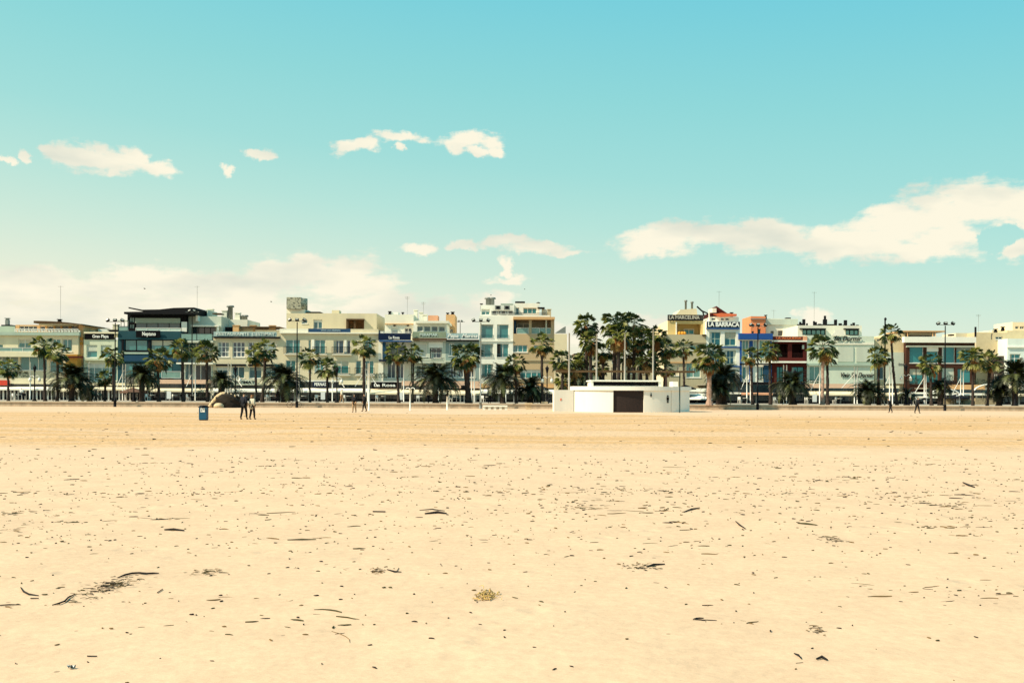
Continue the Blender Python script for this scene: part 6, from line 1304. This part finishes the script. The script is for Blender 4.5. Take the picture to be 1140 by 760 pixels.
driftwood('dark forked twig near the left edge above a short dark stub', [([(0,-8),(3,-3),(9,0),(20,1)], .8), ([(3,-3),(1,-8)], .5)], 23, 662)
driftwood('short dark stub just under the forked twig', [([(0,0),(9,0)], 1.0)], 34, 666)
driftwood('long thin brown reed lying at the far left edge', [([(-10,0),(10,-.3),(23,-1)], .7)], 0, 673.5)
driftwood('short thick dark stick alone in the lower left', [([(0,0),(11,0.3)], 1.1)], 97, 728.5)
driftwood('dark slanting chip right of the left reed heap', [([(0,3),(6,-1)], .9)], 175, 658)
driftwood('thick dark log piece in the upper row left of centre', [([(0,0),(10,0),(22,1)], 1.2)], 183, 588)
driftwood('pair of dark logs crossing a reed in the upper row at centre', [([(0,0),(14,-1),(24,0)], 1.3), ([(-6,-4),(8,-4.5),(22,-3)], .6)], 473, 573)
driftwood('dark log piece in the upper row between the two reed rafts', [([(0,0),(14,0.4)], 1.2)], 415, 570)
driftwood('slanted dark reed stick in the upper row right of centre', [([(0,4),(9,1),(18,-1)], .8)], 761, 569)
driftwood('dark slanting stick lying alone in the right middle', [([(0,-4),(4,0),(11,4)], .8)], 819, 587)
driftwood('olive reed stick lying level in the right middle', [([(0,0),(10,1),(21,2)], .9)], 888, 585, m=WEED)
driftwood('dark flat wood chip in the lower right', [([(0,0),(6,-1.5),(12,1)], 1.6)], 909, 740)
driftwood('crooked dark twig left of the dark wood chip in the lower right', [([(0,-6),(5,-3),(8,0)], 1.0), ([(2,5),(10,4)], .5)], 884, 739)
driftwood('dark stick with a small forked end in the centre left', [([(0,-3),(8,0),(16,0)], .8), ([(10,0),(13,-5)], .6)], 431, 638)
driftwood('dark long chip pointing right in the centre right', [([(0,2),(8,0),(20,-1)], 1.1), ([(-12,3),(-2,4)], .7)], 720, 630)
driftwood('olive green long reed at the right of the left middle', [([(0,0),(16,0),(32,-.5)], .8)], 320, 600, m=WEED)
driftwood('dark stick in the far right upper row', [([(-6,-3),(0,0),(7,2)], 1.0), ([(0,0),(9,-1)], .6)], 1078, 540)
def heap(label, px, py, wx, wy, n, mts, name='reed_heap', up=0.02, fan=False):
    x0, y0 = ground_xy(px, py); k = y0/F; r = random.Random(int(px)); mb = MB(); ky = abs(ground_xy(px, py+1)[1]-y0)
    for i in range(n):
        x = x0 + r.gauss(0, .45)*wx*k; y = y0 + r.gauss(0, .4)*wy*ky; L_ = r.choice((r.uniform(2, 6), r.uniform(3, 12)))*k*(1.3 if fan else 1); a = r.gauss(0.1, .5) if not fan else r.uniform(.2, 2.4)
        stick(mb, x, y, L_, a, r.uniform(.18, .5)*k*(1.3 if fan else 1), r, r.randrange(len(mts)), z=r.uniform(0, up)*r.random(), lift=r.uniform(0, up*(0.9 if fan else 0.25)))
    tag(mb.build(name, mts, None, (x0, y0, 0)), label, 'reed heap', None, 'stuff')
heap('dark tangled reed heap in the lower left', 122, 654, 19, 11, 150, [WOOD, WOOD, REED, WEED], up=0.04)
heap('loose spread of brown reeds around the lower left, left of the tangled heap', 95, 662, 30, 16, 34, [WOOD, REED, WEED])
heap('golden dry grass tuft in the centre foreground', 541, 667, 13, 6, 110, [mat('golden grass', (0.55, 0.36, 0.12), 0.9, 0.2, 9), mat('golden grass', (0, 0, 0)), REED], up=0.03, fan=True)
heap('reed raft in the upper row right of centre', 645, 567, 34, 8, 40, [WOOD, REED, WEED])
heap('reed raft at the left edge in the upper row', 12, 569, 22, 9, 26, [WOOD, WEED, REED])
heap('small brown reed raft left of the golden tuft', 417, 637, 10, 5, 28, [WOOD, REED])
heap('thin brown reed strip in the centre left of the middle rows', 230, 637, 20, 5, 40, [REED, WEED])
heap('brown reed raft right of the golden tuft', 712, 632, 20, 5, 40, [WOOD, REED, WEED])
heap('fine reed raft in the upper row at the far right', 1050, 563, 34, 10, 34, [WOOD, REED, WEED])
heap('ragged scatter of dark fibres in the lower right', 908, 706, 9, 7, 34, [WOOD, REED])
heap('reed raft in the right middle beside the dark short logs', 921, 602, 14, 6, 34, [WOOD, WEED])
heap('brown reed raft in the left middle rows', 28, 587, 40, 14, 26, [WEED, REED, WOOD])
def scrap():
    x, y = ground_xy(79, 741); k = y/F; r = random.Random(2); mb = MB(); vs = []
    for i in range(16):
        a = i/16*math.tau; rr_ = r.uniform(3, 6)*k; b_ = r.uniform(0, 5)*k
        mb.add([(x, y, .004), (x+rr_*math.cos(a), y+rr_*math.sin(a)*.6, b_+.004), (x+rr_*.8*math.cos(a+.4), y+rr_*.5*math.sin(a+.4), r.uniform(0, 4)*k+.004), (x+.3*rr_, y, r.uniform(2, 5)*k)], [(0, 1, 2), (0, 2, 3)], i % 3)
    mb.v = [(a, b, c_ + SH(a, b)) for a, b, c_ in mb.v]
    tag(mb.build('crumpled_scrap', [mat('blue grey plastic', (0.12, 0.2, 0.25), 0.4), WOOD, LETTER], None, (x, y, 0)), 'crumpled dark and pale blue scrap in the bottom left corner', 'scrap')
scrap()
